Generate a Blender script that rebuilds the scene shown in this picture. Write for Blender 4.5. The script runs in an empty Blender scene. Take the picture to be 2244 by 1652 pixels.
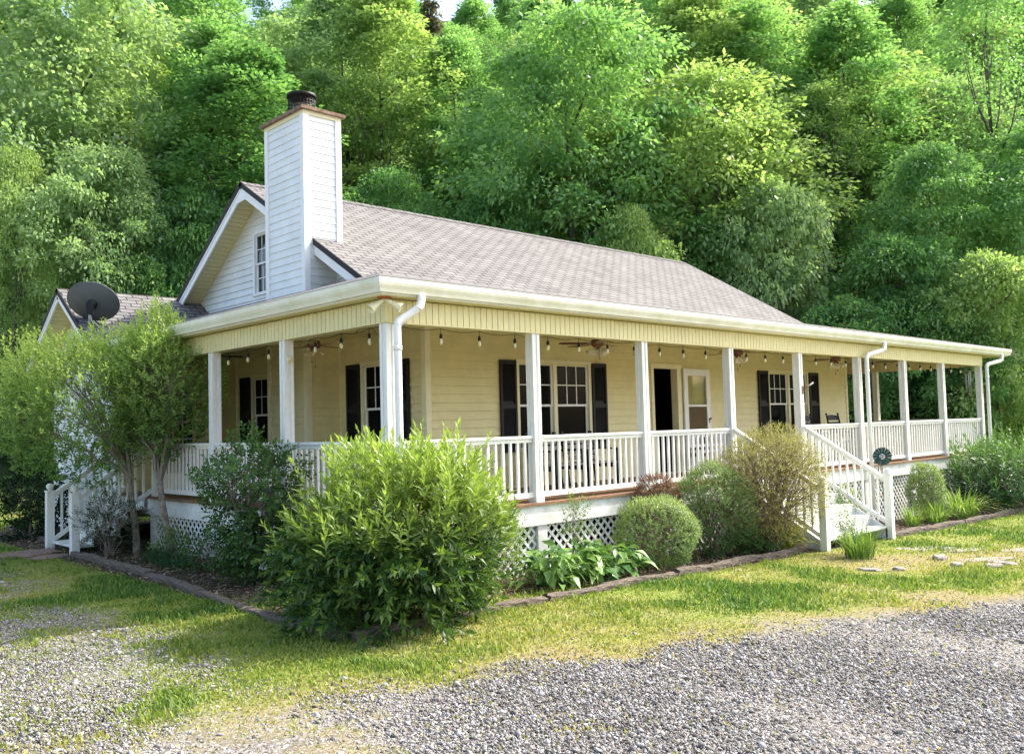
import bpy, math, random
import numpy as np
from mathutils import Vector, Matrix

random.seed(7)
RNG = np.random.default_rng(11)
SC = bpy.context.scene
COL = SC.collection

# ------------------------------------------------------------------ camera
CAM_POS = (-6.188, -8.559, 1.055)
YAW, PITCH, ROLL = math.radians(43.854), math.radians(3.083), math.radians(-1.557)
FWD = Vector((math.sin(YAW) * math.cos(PITCH), math.cos(YAW) * math.cos(PITCH), math.sin(PITCH)))
RGT0 = Vector((math.cos(YAW), -math.sin(YAW), 0.0))
UP0 = RGT0.cross(FWD)
RGT = RGT0 * math.cos(ROLL) + UP0 * math.sin(ROLL)
UPV = UP0 * math.cos(ROLL) - RGT0 * math.sin(ROLL)
cam_data = bpy.data.cameras.new("camera")
cam_data.sensor_fit = 'HORIZONTAL'
cam_data.sensor_width = 36.0
cam_data.lens = 36.0 * 2427.7 / 2787.0
cam_data.clip_start = 0.1
cam_data.clip_end = 2000.0
cam = bpy.data.objects.new("camera", cam_data)
COL.objects.link(cam)
cam.matrix_world = Matrix(((RGT.x, UPV.x, -FWD.x, CAM_POS[0]), (RGT.y, UPV.y, -FWD.y, CAM_POS[1]), (RGT.z, UPV.z, -FWD.z, CAM_POS[2]), (0, 0, 0, 1)))
SC.camera = cam

# ------------------------------------------------------------------ light
SUN_EL, SUN_AZ = math.radians(44.0), math.radians(-17.0)   # azimuth measured from +X, negative = towards -Y
SUN_DIR = Vector((math.cos(SUN_AZ) * math.cos(SUN_EL), math.sin(SUN_AZ) * math.cos(SUN_EL), math.sin(SUN_EL)))
world = bpy.data.worlds.new("World")
SC.world = world
world.use_nodes = True
wn = world.node_tree.nodes
sky = wn.new('ShaderNodeTexSky')
sky.sky_type = 'NISHITA'
sky.sun_disc = False
sky.sun_elevation = SUN_EL
sky.sun_rotation = math.radians(90) - SUN_AZ
sky.air_density, sky.dust_density, sky.ozone_density = 1.0, 4.0, 0.6
wn['Background'].inputs['Strength'].default_value = 0.15
world.node_tree.links.new(sky.outputs[0], wn['Background'].inputs['Color'])
sun_data = bpy.data.lights.new("sun", 'SUN')
sun_data.energy = 2.2
sun_data.angle = math.radians(0.5)
sun_data.color = (1.0, 0.96, 0.89)
sun = bpy.data.objects.new("sun", sun_data)
COL.objects.link(sun)
sun.rotation_euler = SUN_DIR.to_track_quat('Z', 'Y').to_euler()
SC.view_settings.view_transform = 'Standard'
SC.view_settings.look = 'None'
SC.view_settings.exposure = 1.75
SC.view_settings.gamma = 1.0
SC.cycles.max_bounces = 10
SC.cycles.diffuse_bounces = 6
SC.cycles.transmission_bounces = 6
SC.cycles.transparent_max_bounces = 8

# ------------------------------------------------------------------ helpers
def tag(o, label=None, cat=None, group=None, kind=None):
    if label: o['label'] = label
    if cat: o['category'] = cat
    if group: o['group'] = group
    if kind: o['kind'] = kind
    return o

def empty(name, loc, label=None, cat=None, group=None):
    o = bpy.data.objects.new(name, None)
    o.empty_display_size = 0.2
    COL.objects.link(o)
    o.location = loc
    return tag(o, label, cat, group)

def V(*a):
    return np.array(a, float)

def nrm(v):
    v = np.asarray(v, float)
    return v / np.maximum(np.linalg.norm(v, axis=-1, keepdims=True), 1e-9)

class MB:
    """collects polygons with an optional uv per corner"""
    def __init__(s):
        s.v, s.f, s.sm, s.uv = [], [], [], {}
    def poly(s, pts, smooth=False, uv=None):
        i = len(s.v)
        s.v += [tuple(map(float, p)) for p in pts]
        s.f.append(tuple(range(i, i + len(pts))))
        s.sm.append(smooth)
        if uv is not None: s.uv[len(s.f) - 1] = uv
        return s
    def _grid(s, faces, base, smooth):
        for f in faces:
            s.f.append(tuple(base + k for k in f)); s.sm.append(smooth)
    def box(s, a, b):
        (x0, y0, z0), (x1, y1, z1) = a, b
        i = len(s.v)
        s.v += [(x0, y0, z0), (x1, y0, z0), (x1, y1, z0), (x0, y1, z0), (x0, y0, z1), (x1, y0, z1), (x1, y1, z1), (x0, y1, z1)]
        s._grid([(0, 3, 2, 1), (4, 5, 6, 7), (0, 1, 5, 4), (1, 2, 6, 5), (2, 3, 7, 6), (3, 0, 4, 7)], i, False)
        return s
    def obox(s, O, U, Vv, N, u0, u1, v0, v1, n0, n1):
        """box in a frame"""
        O, U, Vv, N = map(lambda q: np.asarray(q, float), (O, U, Vv, N))
        i = len(s.v)
        for n in (n0, n1):
            for u, v in ((u0, v0), (u1, v0), (u1, v1), (u0, v1)):
                s.v.append(tuple(O + U * u + Vv * v + N * n))
        s._grid([(0, 3, 2, 1), (4, 5, 6, 7), (0, 1, 5, 4), (1, 2, 6, 5), (2, 3, 7, 6), (3, 0, 4, 7)], i, False)
        return s
    def bar(s, p, q, w, h, up=(0, 0, 1)):
        """rectangular bar from p to q, w across, h along up"""
        p, q = np.asarray(p, float), np.asarray(q, float)
        d = nrm(q - p); side = nrm(np.cross(d, up)); u = np.cross(side, d)
        L = np.linalg.norm(q - p)
        return s.obox(p, d, side, u, 0, L, -w / 2, w / 2, -h / 2, h / 2)
    def tube(s, pts, rad, n=8, cap=True, smooth=True, flat=1.0):
        pts = [np.asarray(p, float) for p in pts]
        if not hasattr(rad, '__len__'): rad = [rad] * len(pts)
        i0 = len(s.v)
        ref = None
        for k, p in enumerate(pts):
            d = nrm((pts[min(k + 1, len(pts) - 1)] - pts[max(k - 1, 0)]))
            if ref is None:
                ref = np.cross(d, V(0, 0, 1)) if abs(d[2]) < .9 else np.cross(d, V(0, 1, 0))
            ref = nrm(ref - d * np.dot(ref, d)); b = np.cross(d, ref)
            for j in range(n):
                a = 2 * math.pi * (j + .5) / n
                s.v.append(tuple(p + (ref * math.cos(a) + b * math.sin(a) * flat) * rad[k]))
        for k in range(len(pts) - 1):
            for j in range(n):
                a, b2 = i0 + k * n + j, i0 + k * n + (j + 1) % n
                s.f.append((a, b2, b2 + n, a + n)); s.sm.append(smooth)
        if cap:
            s.f.append(tuple(i0 + j for j in range(n))[::-1]); s.sm.append(False)
            e = i0 + (len(pts) - 1) * n
            s.f.append(tuple(e + j for j in range(n))); s.sm.append(False)
        return s
    def lathe(s, c, prof, n=16, axis=(0, 0, 1), smooth=True):
        """prof: list of (radius, height along axis)"""
        ax = nrm(V(*axis)); r = np.cross(ax, V(1, 0, 0)) if abs(ax[0]) < .9 else np.cross(ax, V(0, 1, 0))
        r = nrm(r); b = np.cross(ax, r); c = np.asarray(c, float)
        i0 = len(s.v)
        for (R, h) in prof:
            for j in range(n):
                a = 2 * math.pi * j / n
                s.v.append(tuple(c + ax * h + (r * math.cos(a) + b * math.sin(a)) * R))
        for k in range(len(prof) - 1):
            for j in range(n):
                a, b2 = i0 + k * n + j, i0 + k * n + (j + 1) % n
                s.f.append((a, b2, b2 + n, a + n)); s.sm.append(smooth)
        return s
    def ball(s, c, r, n=12):
        return s.lathe(c, [(r * math.sin(t) + 1e-4, -r * math.cos(t)) for t in np.linspace(0, math.pi, 8)], n)
    def build(s, name, mat, parent=None, loc=None):
        me = bpy.data.meshes.new(name)
        me.from_pydata(s.v, [], s.f)
        me.polygons.foreach_set('use_smooth', s.sm)
        if s.uv:
            ul = me.uv_layers.new(name='UVMap')
            for fi, uv in s.uv.items():
                p = me.polygons[fi]
                for k, li in enumerate(p.loop_indices): ul.data[li].uv = uv[k]
        me.materials.append(mat)
        me.update()
        return link(name, me, parent, loc)

def link(name, me, parent=None, loc=None):
    o = bpy.data.objects.new(name, me)
    COL.objects.link(o)
    if parent is not None:
        o.parent = parent
        o.location = loc if loc is not None else (-parent.location if parent.type == 'EMPTY' else (0, 0, 0))
    elif loc is not None:
        o.location = loc
    return o

class NM:
    """numpy mesh for leaves, blades, stones: faces all of one size, a float per face in attribute 'tone'"""
    def __init__(s):
        s.vs, s.fs, s.ts, s.n = [], [], [], 0
    def add(s, verts, faces, tone):
        verts = np.asarray(verts, float).reshape(-1, 3)
        s.vs.append(verts); s.fs.append(np.asarray(faces, int) + s.n)
        s.ts.append(np.broadcast_to(np.asarray(tone, float), (len(faces),)).copy())
        s.n += len(verts)
    def mesh(s, name, mat, smooth=False):
        v = np.concatenate(s.vs)
        me = bpy.data.meshes.new(name)
        sizes = np.concatenate([np.full(len(f), f.shape[1]) for f in s.fs])
        loops = np.concatenate([f.ravel() for f in s.fs])
        me.vertices.add(len(v)); me.vertices.foreach_set('co', v.astype(np.float32).ravel())
        me.loops.add(len(loops)); me.loops.foreach_set('vertex_index', loops.astype(np.int32))
        me.polygons.add(len(sizes))
        me.polygons.foreach_set('loop_start', np.concatenate([[0], np.cumsum(sizes)[:-1]]).astype(np.int32))
        me.polygons.foreach_set('loop_total', sizes.astype(np.int32))
        if smooth: me.polygons.foreach_set('use_smooth', np.ones(len(sizes), bool))
        a = me.attributes.new('tone', 'FLOAT', 'FACE')
        a.data.foreach_set('value', np.concatenate(s.ts).astype(np.float32))
        me.materials.append(mat)
        me.update(calc_edges=True)
        return me

def pos_at(xd, yd, D):
    """point at depth D behind a spot given in a 2244-wide copy of the frame (used once, to site the far trees)"""
    k = D * 2787.0 / 2244.0 / 2427.7
    return Vector(CAM_POS) + FWD * D + RGT * ((xd - 1122) * k) + UPV * ((826 - yd) * k)

def gz(x, y):
    x = np.asarray(x, float); y = np.asarray(y, float)
    z = -0.885 - 0.029 * np.clip(x, -1, 14)
    d = .69 * x + .72 * y - 21.5
    sp = np.where(d > 30, d, np.log1p(np.exp(np.minimum(d, 30) / 1.5)) * 1.5)
    return z + .52 * sp

def copy_tree(o, parent=None):
    c = o.copy(); COL.objects.link(c)
    if parent is not None: c.parent = parent
    for ch in list(o.children): copy_tree(ch, c)
    return c

# ------------------------------------------------------------------ materials
def mat(name, color, rough=.6, noise=0.0, nscale=6.0, dark=None, bump=0.0, bscale=60.0, spec=.3, metal=0.0, stretch=None):
    m = bpy.data.materials.new(name); m.use_nodes = True
    nt = m.node_tree; N, L = nt.nodes, nt.links
    b = N['Principled BSDF']
    b.inputs['Roughness'].default_value = rough
    b.inputs['Specular IOR Level'].default_value = spec
    b.inputs['Metallic'].default_value = metal
    b.inputs['Base Color'].default_value = (*color, 1)
    tc = N.new('ShaderNodeTexCoord'); src = tc.outputs['Object']
    if stretch:
        mp = N.new('ShaderNodeMapping'); mp.inputs['Scale'].default_value = stretch
        L.new(src, mp.inputs[0]); src = mp.outputs[0]
    if noise > 0:
        n = N.new('ShaderNodeTexNoise'); n.inputs['Scale'].default_value = nscale; n.inputs['Detail'].default_value = 6; n.inputs['Roughness'].default_value = .65
        L.new(src, n.inputs['Vector'])
        r = N.new('ShaderNodeValToRGB'); r.color_ramp.elements[0].position = .35; r.color_ramp.elements[1].position = .65
        d = dark if dark else tuple(c * (1 - noise) for c in color)
        r.color_ramp.elements[0].color = (*d, 1); r.color_ramp.elements[1].color = (*color, 1)
        L.new(n.outputs['Fac'], r.inputs[0]); L.new(r.outputs[0], b.inputs['Base Color'])
    if bump > 0:
        n2 = N.new('ShaderNodeTexNoise'); n2.inputs['Scale'].default_value = bscale; n2.inputs['Detail'].default_value = 4
        L.new(src, n2.inputs['Vector'])
        bp = N.new('ShaderNodeBump'); bp.inputs['Strength'].default_value = bump; bp.inputs['Distance'].default_value = .01
        L.new(n2.outputs['Fac'], bp.inputs['Height']); L.new(bp.outputs[0], b.inputs['Normal'])
    return m

def leaf_mat(name, dark, light, trans=.35, rough=.55, spec=.25, huevar=0.0):
    m = bpy.data.materials.new(name); m.use_nodes = True
    nt = m.node_tree; N, L = nt.nodes, nt.links
    b = N['Principled BSDF']; out = N['Material Output']
    at = N.new('ShaderNodeAttribute'); at.attribute_name = 'tone'
    r = N.new('ShaderNodeValToRGB')
    r.color_ramp.elements[0].color = (*dark, 1); r.color_ramp.elements[1].color = (*light, 1)
    L.new(at.outputs['Fac'], r.inputs[0])
    csrc = r.outputs[0]
    if huevar > 0:
        oi = N.new('ShaderNodeObjectInfo'); hs = N.new('ShaderNodeHueSaturation')
        mr = N.new('ShaderNodeMapRange'); mr.inputs['To Min'].default_value = .5 - huevar; mr.inputs['To Max'].default_value = .5 + huevar
        L.new(oi.outputs['Random'], mr.inputs['Value']); L.new(mr.outputs[0], hs.inputs['Hue']); L.new(csrc, hs.inputs['Color'])
        csrc = hs.outputs[0]
    L.new(csrc, b.inputs['Base Color'])
    b.inputs['Roughness'].default_value = rough; b.inputs['Specular IOR Level'].default_value = spec
    t = N.new('ShaderNodeBsdfTranslucent'); mx = N.new('ShaderNodeMixShader'); mx.inputs[0].default_value = trans
    g = N.new('ShaderNodeMix'); g.data_type = 'RGBA'; g.blend_type = 'MULTIPLY'; g.inputs[0].default_value = 1.0
    g.inputs[7].default_value = (1.15, 1.2, .7, 1)
    L.new(csrc, g.inputs[6]); L.new(g.outputs[2], t.inputs['Color'])
    L.new(b.outputs[0], mx.inputs[1]); L.new(t.outputs[0], mx.inputs[2]); L.new(mx.outputs[0], out.inputs['Surface'])
    return m

def tone_mat(name, stops, rough=.8, spec=.2):
    m = bpy.data.materials.new(name); m.use_nodes = True
    nt = m.node_tree; N, L = nt.nodes, nt.links
    b = N['Principled BSDF']; b.inputs['Roughness'].default_value = rough; b.inputs['Specular IOR Level'].default_value = spec
    at = N.new('ShaderNodeAttribute'); at.attribute_name = 'tone'
    r = N.new('ShaderNodeValToRGB'); cr = r.color_ramp
    while len(cr.elements) < len(stops): cr.elements.new(.5)
    for e, (p, c) in zip(cr.elements, stops): e.position = p; e.color = (*c, 1)
    L.new(at.outputs['Fac'], r.inputs[0]); L.new(r.outputs[0], b.inputs['Base Color'])
    return m

CREAM_BOUNCE = mat('vinyl_cream_bounce_light', (.74, .66, .34), .45, .10, 3.0, spec=.4)  # white gable vinyl, with warm bounced light under the roofs painted as cream
CREAMT = mat('cream_trim', (.80, .74, .47), .45, .08, 4.0, spec=.4)
WHITEV = mat('white_vinyl', (.80, .82, .80), .45, .07, 2.0, dark=(.68, .71, .68), spec=.4)
WHITET = mat('white_trim', (.83, .83, .80), .45, .06, 5.0, spec=.4)
PAINT = mat('white_paint_weathered', (.84, .84, .80), .5, .2, 4.0, dark=(.74, .73, .65), bump=.15, bscale=40, stretch=(6, 6, 1.2))
PAINTD = mat('white_paint_stained', (.78, .79, .76), .6, .35, 3.0, dark=(.55, .55, .48), bump=.2, bscale=30)
GUTTER = mat('cream_gutter', (.82, .80, .66), .45, .25, 2.5, dark=(.66, .65, .46), spec=.35)
EDGE = mat('painted_shade_drip_edge', (.03, .028, .027), .7)  # shade on the roof edge along the rakes, painted as near-black
GLASSR = mat('reflecting_window_glass', (.010, .012, .012), .05, spec=.6)
DSPOUT = mat('white_downspout', (.84, .84, .79), .35, .08, 8, spec=.45)
BLACK = mat('black_vinyl', (.012, .012, .014), .55)
IRON = mat('black_iron', (.015, .015, .015), .5, metal=.3)
GLASS = mat('dark_window_glass', (.005, .006, .006), .08, spec=.05)
DECK = mat('deck_board', (.30, .17, .09), .7, .45, 8, dark=(.14, .08, .05), bump=.3, stretch=(1, 8, 8))
TIMBER = mat('weathered_timber', (.22, .18, .14), .9, .6, 9, dark=(.05, .038, .028), bump=.9, bscale=26, stretch=(1, 10, 10))
RUST = mat('rusty_metal', (.30, .21, .15), .8, .6, 14, dark=(.14, .08, .05), bump=.2)
BARK = mat('grey_brown_bark', (.20, .16, .12), .9, .5, 14, dark=(.08, .06, .045), bump=.6, bscale=30, stretch=(1, 1, .3))
BARKP = mat('pale_mottled_bark', (.34, .29, .22), .85, .6, 16, dark=(.14, .11, .08), bump=.4, bscale=30)
TWIG = mat('brown_twig', (.22, .15, .10), .9)
STONE = mat('flat_stone', (.34, .30, .25), .85, .4, 5, dark=(.18, .15, .12), bump=.5, bscale=18)
REDSTONE = mat('reddish_flagstone', (.32, .20, .15), .85, .4, 5, bump=.5, bscale=18)
BRONZE = mat('antique_bronze', (.20, .09, .06), .4, metal=.4)
OAK = mat('oak_fan_blade', (.50, .38, .16), .5, .3, 5, stretch=(1, 8, 8))
CHERRY = mat('cherry_fan_blade', (.14, .035, .03), .4)
FROST = mat('frosted_shade', (.75, .70, .52), .3, spec=.5)
AMBER = mat('clear_amber_bulb', (.62, .56, .34), .08, spec=.6)
DISHM = mat('grey_dish_metal', (.10, .11, .11), .45, .15, 3)
GALV = mat('galvanized_steel', (.30, .31, .31), .4, metal=.5)
TAUPE = mat('taupe_slat', (.36, .33, .27), .6, .2, 5)
WMILL = mat('dark_teal_metal', (.02, .06, .06), .4, metal=.3)
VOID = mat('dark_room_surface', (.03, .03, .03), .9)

def shingle_mat():
    m = bpy.data.materials.new('grey_shingle'); m.use_nodes = True
    nt = m.node_tree; N, L = nt.nodes, nt.links; b = N['Principled BSDF']
    uv = N.new('ShaderNodeUVMap'); uv.uv_map = 'UVMap'
    br = N.new('ShaderNodeTexBrick')
    br.offset = .5; br.offset_frequency = 2; br.squash = 1.0
    br.inputs['Scale'].default_value = 1.0; br.inputs['Brick Width'].default_value = .31; br.inputs['Row Height'].default_value = .14
    br.inputs['Mortar Size'].default_value = .015; br.inputs['Mortar Smooth'].default_value = .3
    br.inputs['Color1'].default_value = (.185, .180, .172, 1); br.inputs['Color2'].default_value = (.235, .228, .218, 1); br.inputs['Mortar'].default_value = (.035, .033, .034, 1)  # dark joints also carry the painted shadow line under each course
    wob = N.new('ShaderNodeTexNoise'); wob.inputs['Scale'].default_value = 2.2; wob.inputs['Detail'].default_value = 5
    L.new(uv.outputs[0], wob.inputs['Vector'])
    ad = N.new('ShaderNodeMix'); ad.data_type = 'VECTOR'; ad.inputs[0].default_value = .012
    L.new(uv.outputs[0], ad.inputs[4]); L.new(wob.outputs['Color'], ad.inputs[5])
    L.new(ad.outputs[1], br.inputs['Vector'])
    st = N.new('ShaderNodeTexNoise'); st.inputs['Scale'].default_value = 1.3; st.inputs['Detail'].default_value = 8; st.inputs['Roughness'].default_value = .7
    L.new(uv.outputs[0], st.inputs['Vector'])
    rp = N.new('ShaderNodeValToRGB'); rp.color_ramp.elements[0].position = .3; rp.color_ramp.elements[1].position = .7
    rp.color_ramp.elements[0].color = (.72, .70, .70, 1); rp.color_ramp.elements[1].color = (1.12, 1.1, 1.08, 1)
    L.new(st.outputs['Fac'], rp.inputs[0])
    mx = N.new('ShaderNodeMix'); mx.data_type = 'RGBA'; mx.blend_type = 'MULTIPLY'; mx.inputs[0].default_value = 1
    L.new(br.outputs['Color'], mx.inputs[6]); L.new(rp.outputs[0], mx.inputs[7])
    gr = N.new('ShaderNodeTexNoise'); gr.inputs['Scale'].default_value = 90; gr.inputs['Detail'].default_value = 2
    L.new(uv.outputs[0], gr.inputs['Vector'])
    rg = N.new('ShaderNodeValToRGB'); rg.color_ramp.elements[0].position = .3; rg.color_ramp.elements[1].position = .7
    rg.color_ramp.elements[0].color = (.75, .75, .75, 1); rg.color_ramp.elements[1].color = (1.2, 1.2, 1.2, 1)
    L.new(gr.outputs['Fac'], rg.inputs[0])
    m2 = N.new('ShaderNodeMix'); m2.data_type = 'RGBA'; m2.blend_type = 'MULTIPLY'; m2.inputs[0].default_value = 1
    L.new(mx.outputs[2], m2.inputs[6]); L.new(rg.outputs[0], m2.inputs[7])
    L.new(m2.outputs[2], b.inputs['Base Color'])
    b.inputs['Roughness'].default_value = .85; b.inputs['Specular IOR Level'].default_value = .2
    bp = N.new('ShaderNodeBump'); bp.inputs['Strength'].default_value = .6; bp.inputs['Distance'].default_value = .012; bp.invert = True
    L.new(br.outputs['Fac'], bp.inputs['Height']); L.new(bp.outputs[0], b.inputs['Normal'])
    return m
SHINGLE = shingle_mat()
# ------------------------------------------------------------------ house
X = [0.0, 2.438, 4.849, 7.293, 9.725, 12.27, 14.59, 16.88, 19.5]   # west edges of the front posts
YL = [2.36, 4.55, 6.78, 8.30]                                      # south edges of the west posts
PW = .14
XW, YW, XE, YN = 2.40, 2.30, 16.45, 12.05
CEIL = 2.60
HOUSE = empty('house', (8.0, 5.0, -1.0), 'white clapboard house, porch tinted cream for bounced light, with grey shingle roof and wraparound porch', 'house')

def siding(mb, O, U, N, u0f, u1f, z0, z1, holes=(), e=.135, out=.025):
    O, U, N = V(*O), V(*U), V(*N)
    cuts = set()
    r = z0
    while r < z1 + e: cuts.add(round(r, 4)); r += e
    rows = sorted(cuts)
    zs = sorted(set([c for c in rows if c < z1] + [z1] + [h for q in holes for h in (q[2], q[3]) if z0 < h < z1]))
    P = lambda u, z, o: O + U * u + V(0, 0, z) + N * o
    for a, b in zip(zs[:-1], zs[1:]):
        if b - a < 1e-4: continue
        k = max(c for c in rows if c <= a + 1e-6)
        oa, ob = out * (1 - (a - k) / e), out * (1 - (b - k) / e)
        segs = [(u0f(a), u1f(a), u0f(b), u1f(b))]
        for (h0, h1, q0, q1) in holes:
            if q0 < b - 1e-5 and q1 > a + 1e-5:
                new = []
                for (p, q, p2, q2) in segs:
                    if h0 > p: new.append((p, min(h0, q), p2, min(h0, q2)))
                    if h1 < q: new.append((max(h1, p), q, max(h1, p2), q2))
                segs = new
        for (p, q, p2, q2) in segs:
            if q - p < 1e-3 and q2 - p2 < 1e-3: continue
            mb.poly([P(p, a, oa), P(q, a, oa), P(q2, b, ob), P(p2, b, ob)])
            if abs(a - k) < 1e-5: mb.poly([P(p, a, 0), P(q, a, 0), P(q, a, oa), P(p, a, oa)])
    return mb

def grooved(mb, O, U, Vv, N, W, H, pitch=.1, gap=.012, d=.011):
    O, U, Vv, N = map(lambda q: V(*q), (O, U, Vv, N))
    mb.poly([O, O + U * W, O + U * W + Vv * H, O + Vv * H])
    u = 0.0
    while u < W - .002:
        w = min(pitch - gap, W - u)
        mb.obox(O, U, Vv, N, u, u + w, 0, H, .0005, d)
        u += pitch
    return mb

c0 = lambda a: (lambda z: a)
# openings: (u0,u1,z0,z1)
H_S = [(4.36, 6.19, .66, 2.09), (8.118, 8.90, .02, 2.11), (12.50, 14.33, .66, 2.09)]
m = siding(MB(), (0, YW, 0), (1, 0, 0), (0, -1, 0), c0(XW), c0(XE), -.05, CEIL, H_S)
m.build('porch_wall', CREAM_BOUNCE, HOUSE)
H_W = [(3.08, 4.00, .66, 2.09), (6.96, 7.84, .66, 2.09)]
m = siding(MB(), (XW, 0, 0), (0, 1, 0), (-1, 0, 0), c0(YW), c0(8.55), -.05, CEIL, H_W)
m.build('porch_wall', CREAM_BOUNCE, HOUSE)
# chimney chase below the porch ceiling
CX0, CX1, CY0, CY1, CZ = 1.75, 2.455, 4.70, 5.985, 6.56
m = siding(MB(), (CX0, 0, 0), (0, 1, 0), (-1, 0, 0), c0(CY0), c0(CY1), -.05, CEIL)
siding(m, (0, CY0, 0), (1, 0, 0), (0, -1, 0), c0(CX0), c0(XW), -.05, CEIL)
siding(m, (0, CY1, 0), (1, 0, 0), (0, 1, 0), c0(CX0), c0(XW), -.05, CEIL)
m.build('porch_wall', CREAM_BOUNCE, HOUSE)
# corner trims on the porch
def trim(mt, parent, *boxes):
    m = MB()
    for a, b in boxes: m.box(a, b)
    m.build('corner_trim', mt, parent)
for (x, y, sx, sy) in [(XW, YW, -1, -1), (CX0, CY0, -1, -1), (CX0, CY1, -1, 1)]:
    trim(CREAMT, HOUSE, ((x - .03, y - .03 if sy < 0 else y - .075, 0), (x + .075, y + (.075 if sy < 0 else .03), CEIL)))
trim(CREAMT, HOUSE, ((XW - .026, CY0 - .05, 0), (XW - .001, CY0 - .002, CEIL))); trim(CREAMT, HOUSE, ((XW - .026, CY1 + .002, 0), (XW - .001, CY1 + .05, CEIL)))
trim(CREAMT, HOUSE, ((XE - .08, YW - .03, 0), (XE + .02, YW - .001, CEIL))); trim(CREAMT, HOUSE, ((XW - .028, 8.44, 0), (XW - .001, 8.53, CEIL)))
# other outer walls
m = siding(MB(), (XE, 0, 0), (0, 1, 0), (1, 0, 0), c0(YW), c0(YN), -.05, CEIL)
siding(m, (0, YN, 0), (1, 0, 0), (0, 1, 0), c0(XW), c0(XE), -.8, CEIL)
m.build('rear_wall', WHITEV, HOUSE)
zf = lambda y: 3.62 + .593 * (y - 3.47)
RY, RZ, SB = 7.30, 5.891, .66
yf = lambda z: max(YW, (z + .06 - 3.62) / .593 + 3.47)
yb = lambda z: min(YN, RY + (RZ - z - .06) / SB)
GW = (7.17, 7.70, 3.79, 4.94)
m = siding(MB(), (XW, 0, 0), (0, 1, 0), (-1, 0, 0), yf, yb, CEIL, RZ - .08, [(GW[0], GW[1], GW[2], GW[3])])
m.box((XW - .03, 4.78 - .74, 2.9), (XW - .001, 4.81 - .74, 3.9))
m.build('gable_wall', WHITEV, HOUSE)
m = siding(MB(), (XE, 0, 0), (0, 1, 0), (1, 0, 0), yf, yb, CEIL, RZ - .08)
m.build('gable_wall', WHITEV, HOUSE)
# north-west wing
WX, WY0, WY1, WRY, WRZ, WS = 0.0, 8.55, 12.05, 10.30, 4.00, .67
wy0 = lambda z: max(WY0, WRY - (WRZ - .06 - z) / WS); wy1 = lambda z: min(WY1, WRY + (WRZ - .06 - z) / WS)
m = siding(MB(), (WX, 0, 0), (0, 1, 0), (-1, 0, 0), wy0, wy1, -.8, WRZ - .1)
m.build('wing_wall', WHITEV, HOUSE)
trim(WHITET, HOUSE, ((WX - .028, WY0 - .02, -.8), (WX + .06, WY0 + .08, 2.6))); trim(WHITET, HOUSE, ((WX - .028, WY1 - .08, -.8), (WX - .001, WY1 + .02, 2.6)))
m = siding(MB(), (0, WY0, 0), (1, 0, 0), (0, -1, 0), c0(WX), c0(XW), -.05, CEIL, [(.72, 1.74, .0, 2.11)])
m.build('wing_wall', CREAM_BOUNCE, HOUSE)
m = siding(MB(), (0, WY1, 0), (1, 0, 0), (0, 1, 0), c0(WX), c0(XW), -.8, CEIL)
m.build('wing_wall', WHITEV, HOUSE)

# roofs ------------------------------------------------------------
def slab(mb, pts, th, uax, vax):
    pts = [V(*p) for p in pts]
    n = nrm(np.cross(pts[1] - pts[0], pts[2] - pts[0]))
    if n[2] < 0: pts = pts[::-1]; n = -n
    uax, vax = V(*uax), nrm(V(*vax))
    uv = [(float(p @ uax), float(p @ vax)) for p in pts]
    mb.poly(pts, uv=uv)
    low = [p - n * th for p in pts]
    mb.poly(low[::-1], uv=uv[::-1])
    k = len(pts)
    for i in range(k):
        j = (i + 1) % k
        mb.poly([pts[i], low[i], low[j], pts[j]], uv=[(0, .07)] * 4)
    return mb
ZE, EV = 2.80, -.265
zfp = lambda y: ZE + .22 * (y - EV)
zwp = lambda x: ZE + (zfp(3.47) - ZE) / (2.36 - EV) * (x - EV)
XEE = 21.17
m = MB()
slab(m, [(EV, EV, ZE), (XEE, EV, ZE), (XE + .02, EV + (XEE - XE - .02), zfp(EV + XEE - XE - .02)), (XE + .02, 3.47, zfp(3.47)), (2.36, 3.47, zfp(3.47))], .035, (1, 0, 0), (0, 1, .22))
slab(m, [(EV, EV, ZE), (2.36, 3.47, zwp(2.36)), (2.46, 3.47, zwp(2.46)), (2.46, 9.80, zwp(2.46)), (EV, 8.44, ZE)], .035, (0, 1, 0), (1, 0, .312))
slab(m, [(XEE, EV, ZE), (XEE, 10, ZE), (XE - .1, 10, ZE + .22 * (XEE - XE + .1)), (XE - .1, EV + XEE - XE + .1, ZE + .22 * (XEE - XE + .1))], .035, (0, 1, 0), (-1, 0, .22))
m.build('porch_roof', SHINGLE, HOUSE)
RW, REE = 1.90, 16.58
m = MB()
slab(m, [(RW, 2.95, zf(2.95)), (REE, 2.95, zf(2.95)), (REE, RY, RZ), (RW, RY, RZ)], .04, (1, 0, 0), (0, 1, .593))
slab(m, [(RW, RY, RZ), (REE, RY, RZ), (REE, 12.6, RZ - SB * (12.6 - RY)), (RW, 12.6, RZ - SB * (12.6 - RY))], .04, (1, 0, 0), (0, -1, .66))
roof = m.build('roof', SHINGLE, HOUSE)
m = MB()
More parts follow.
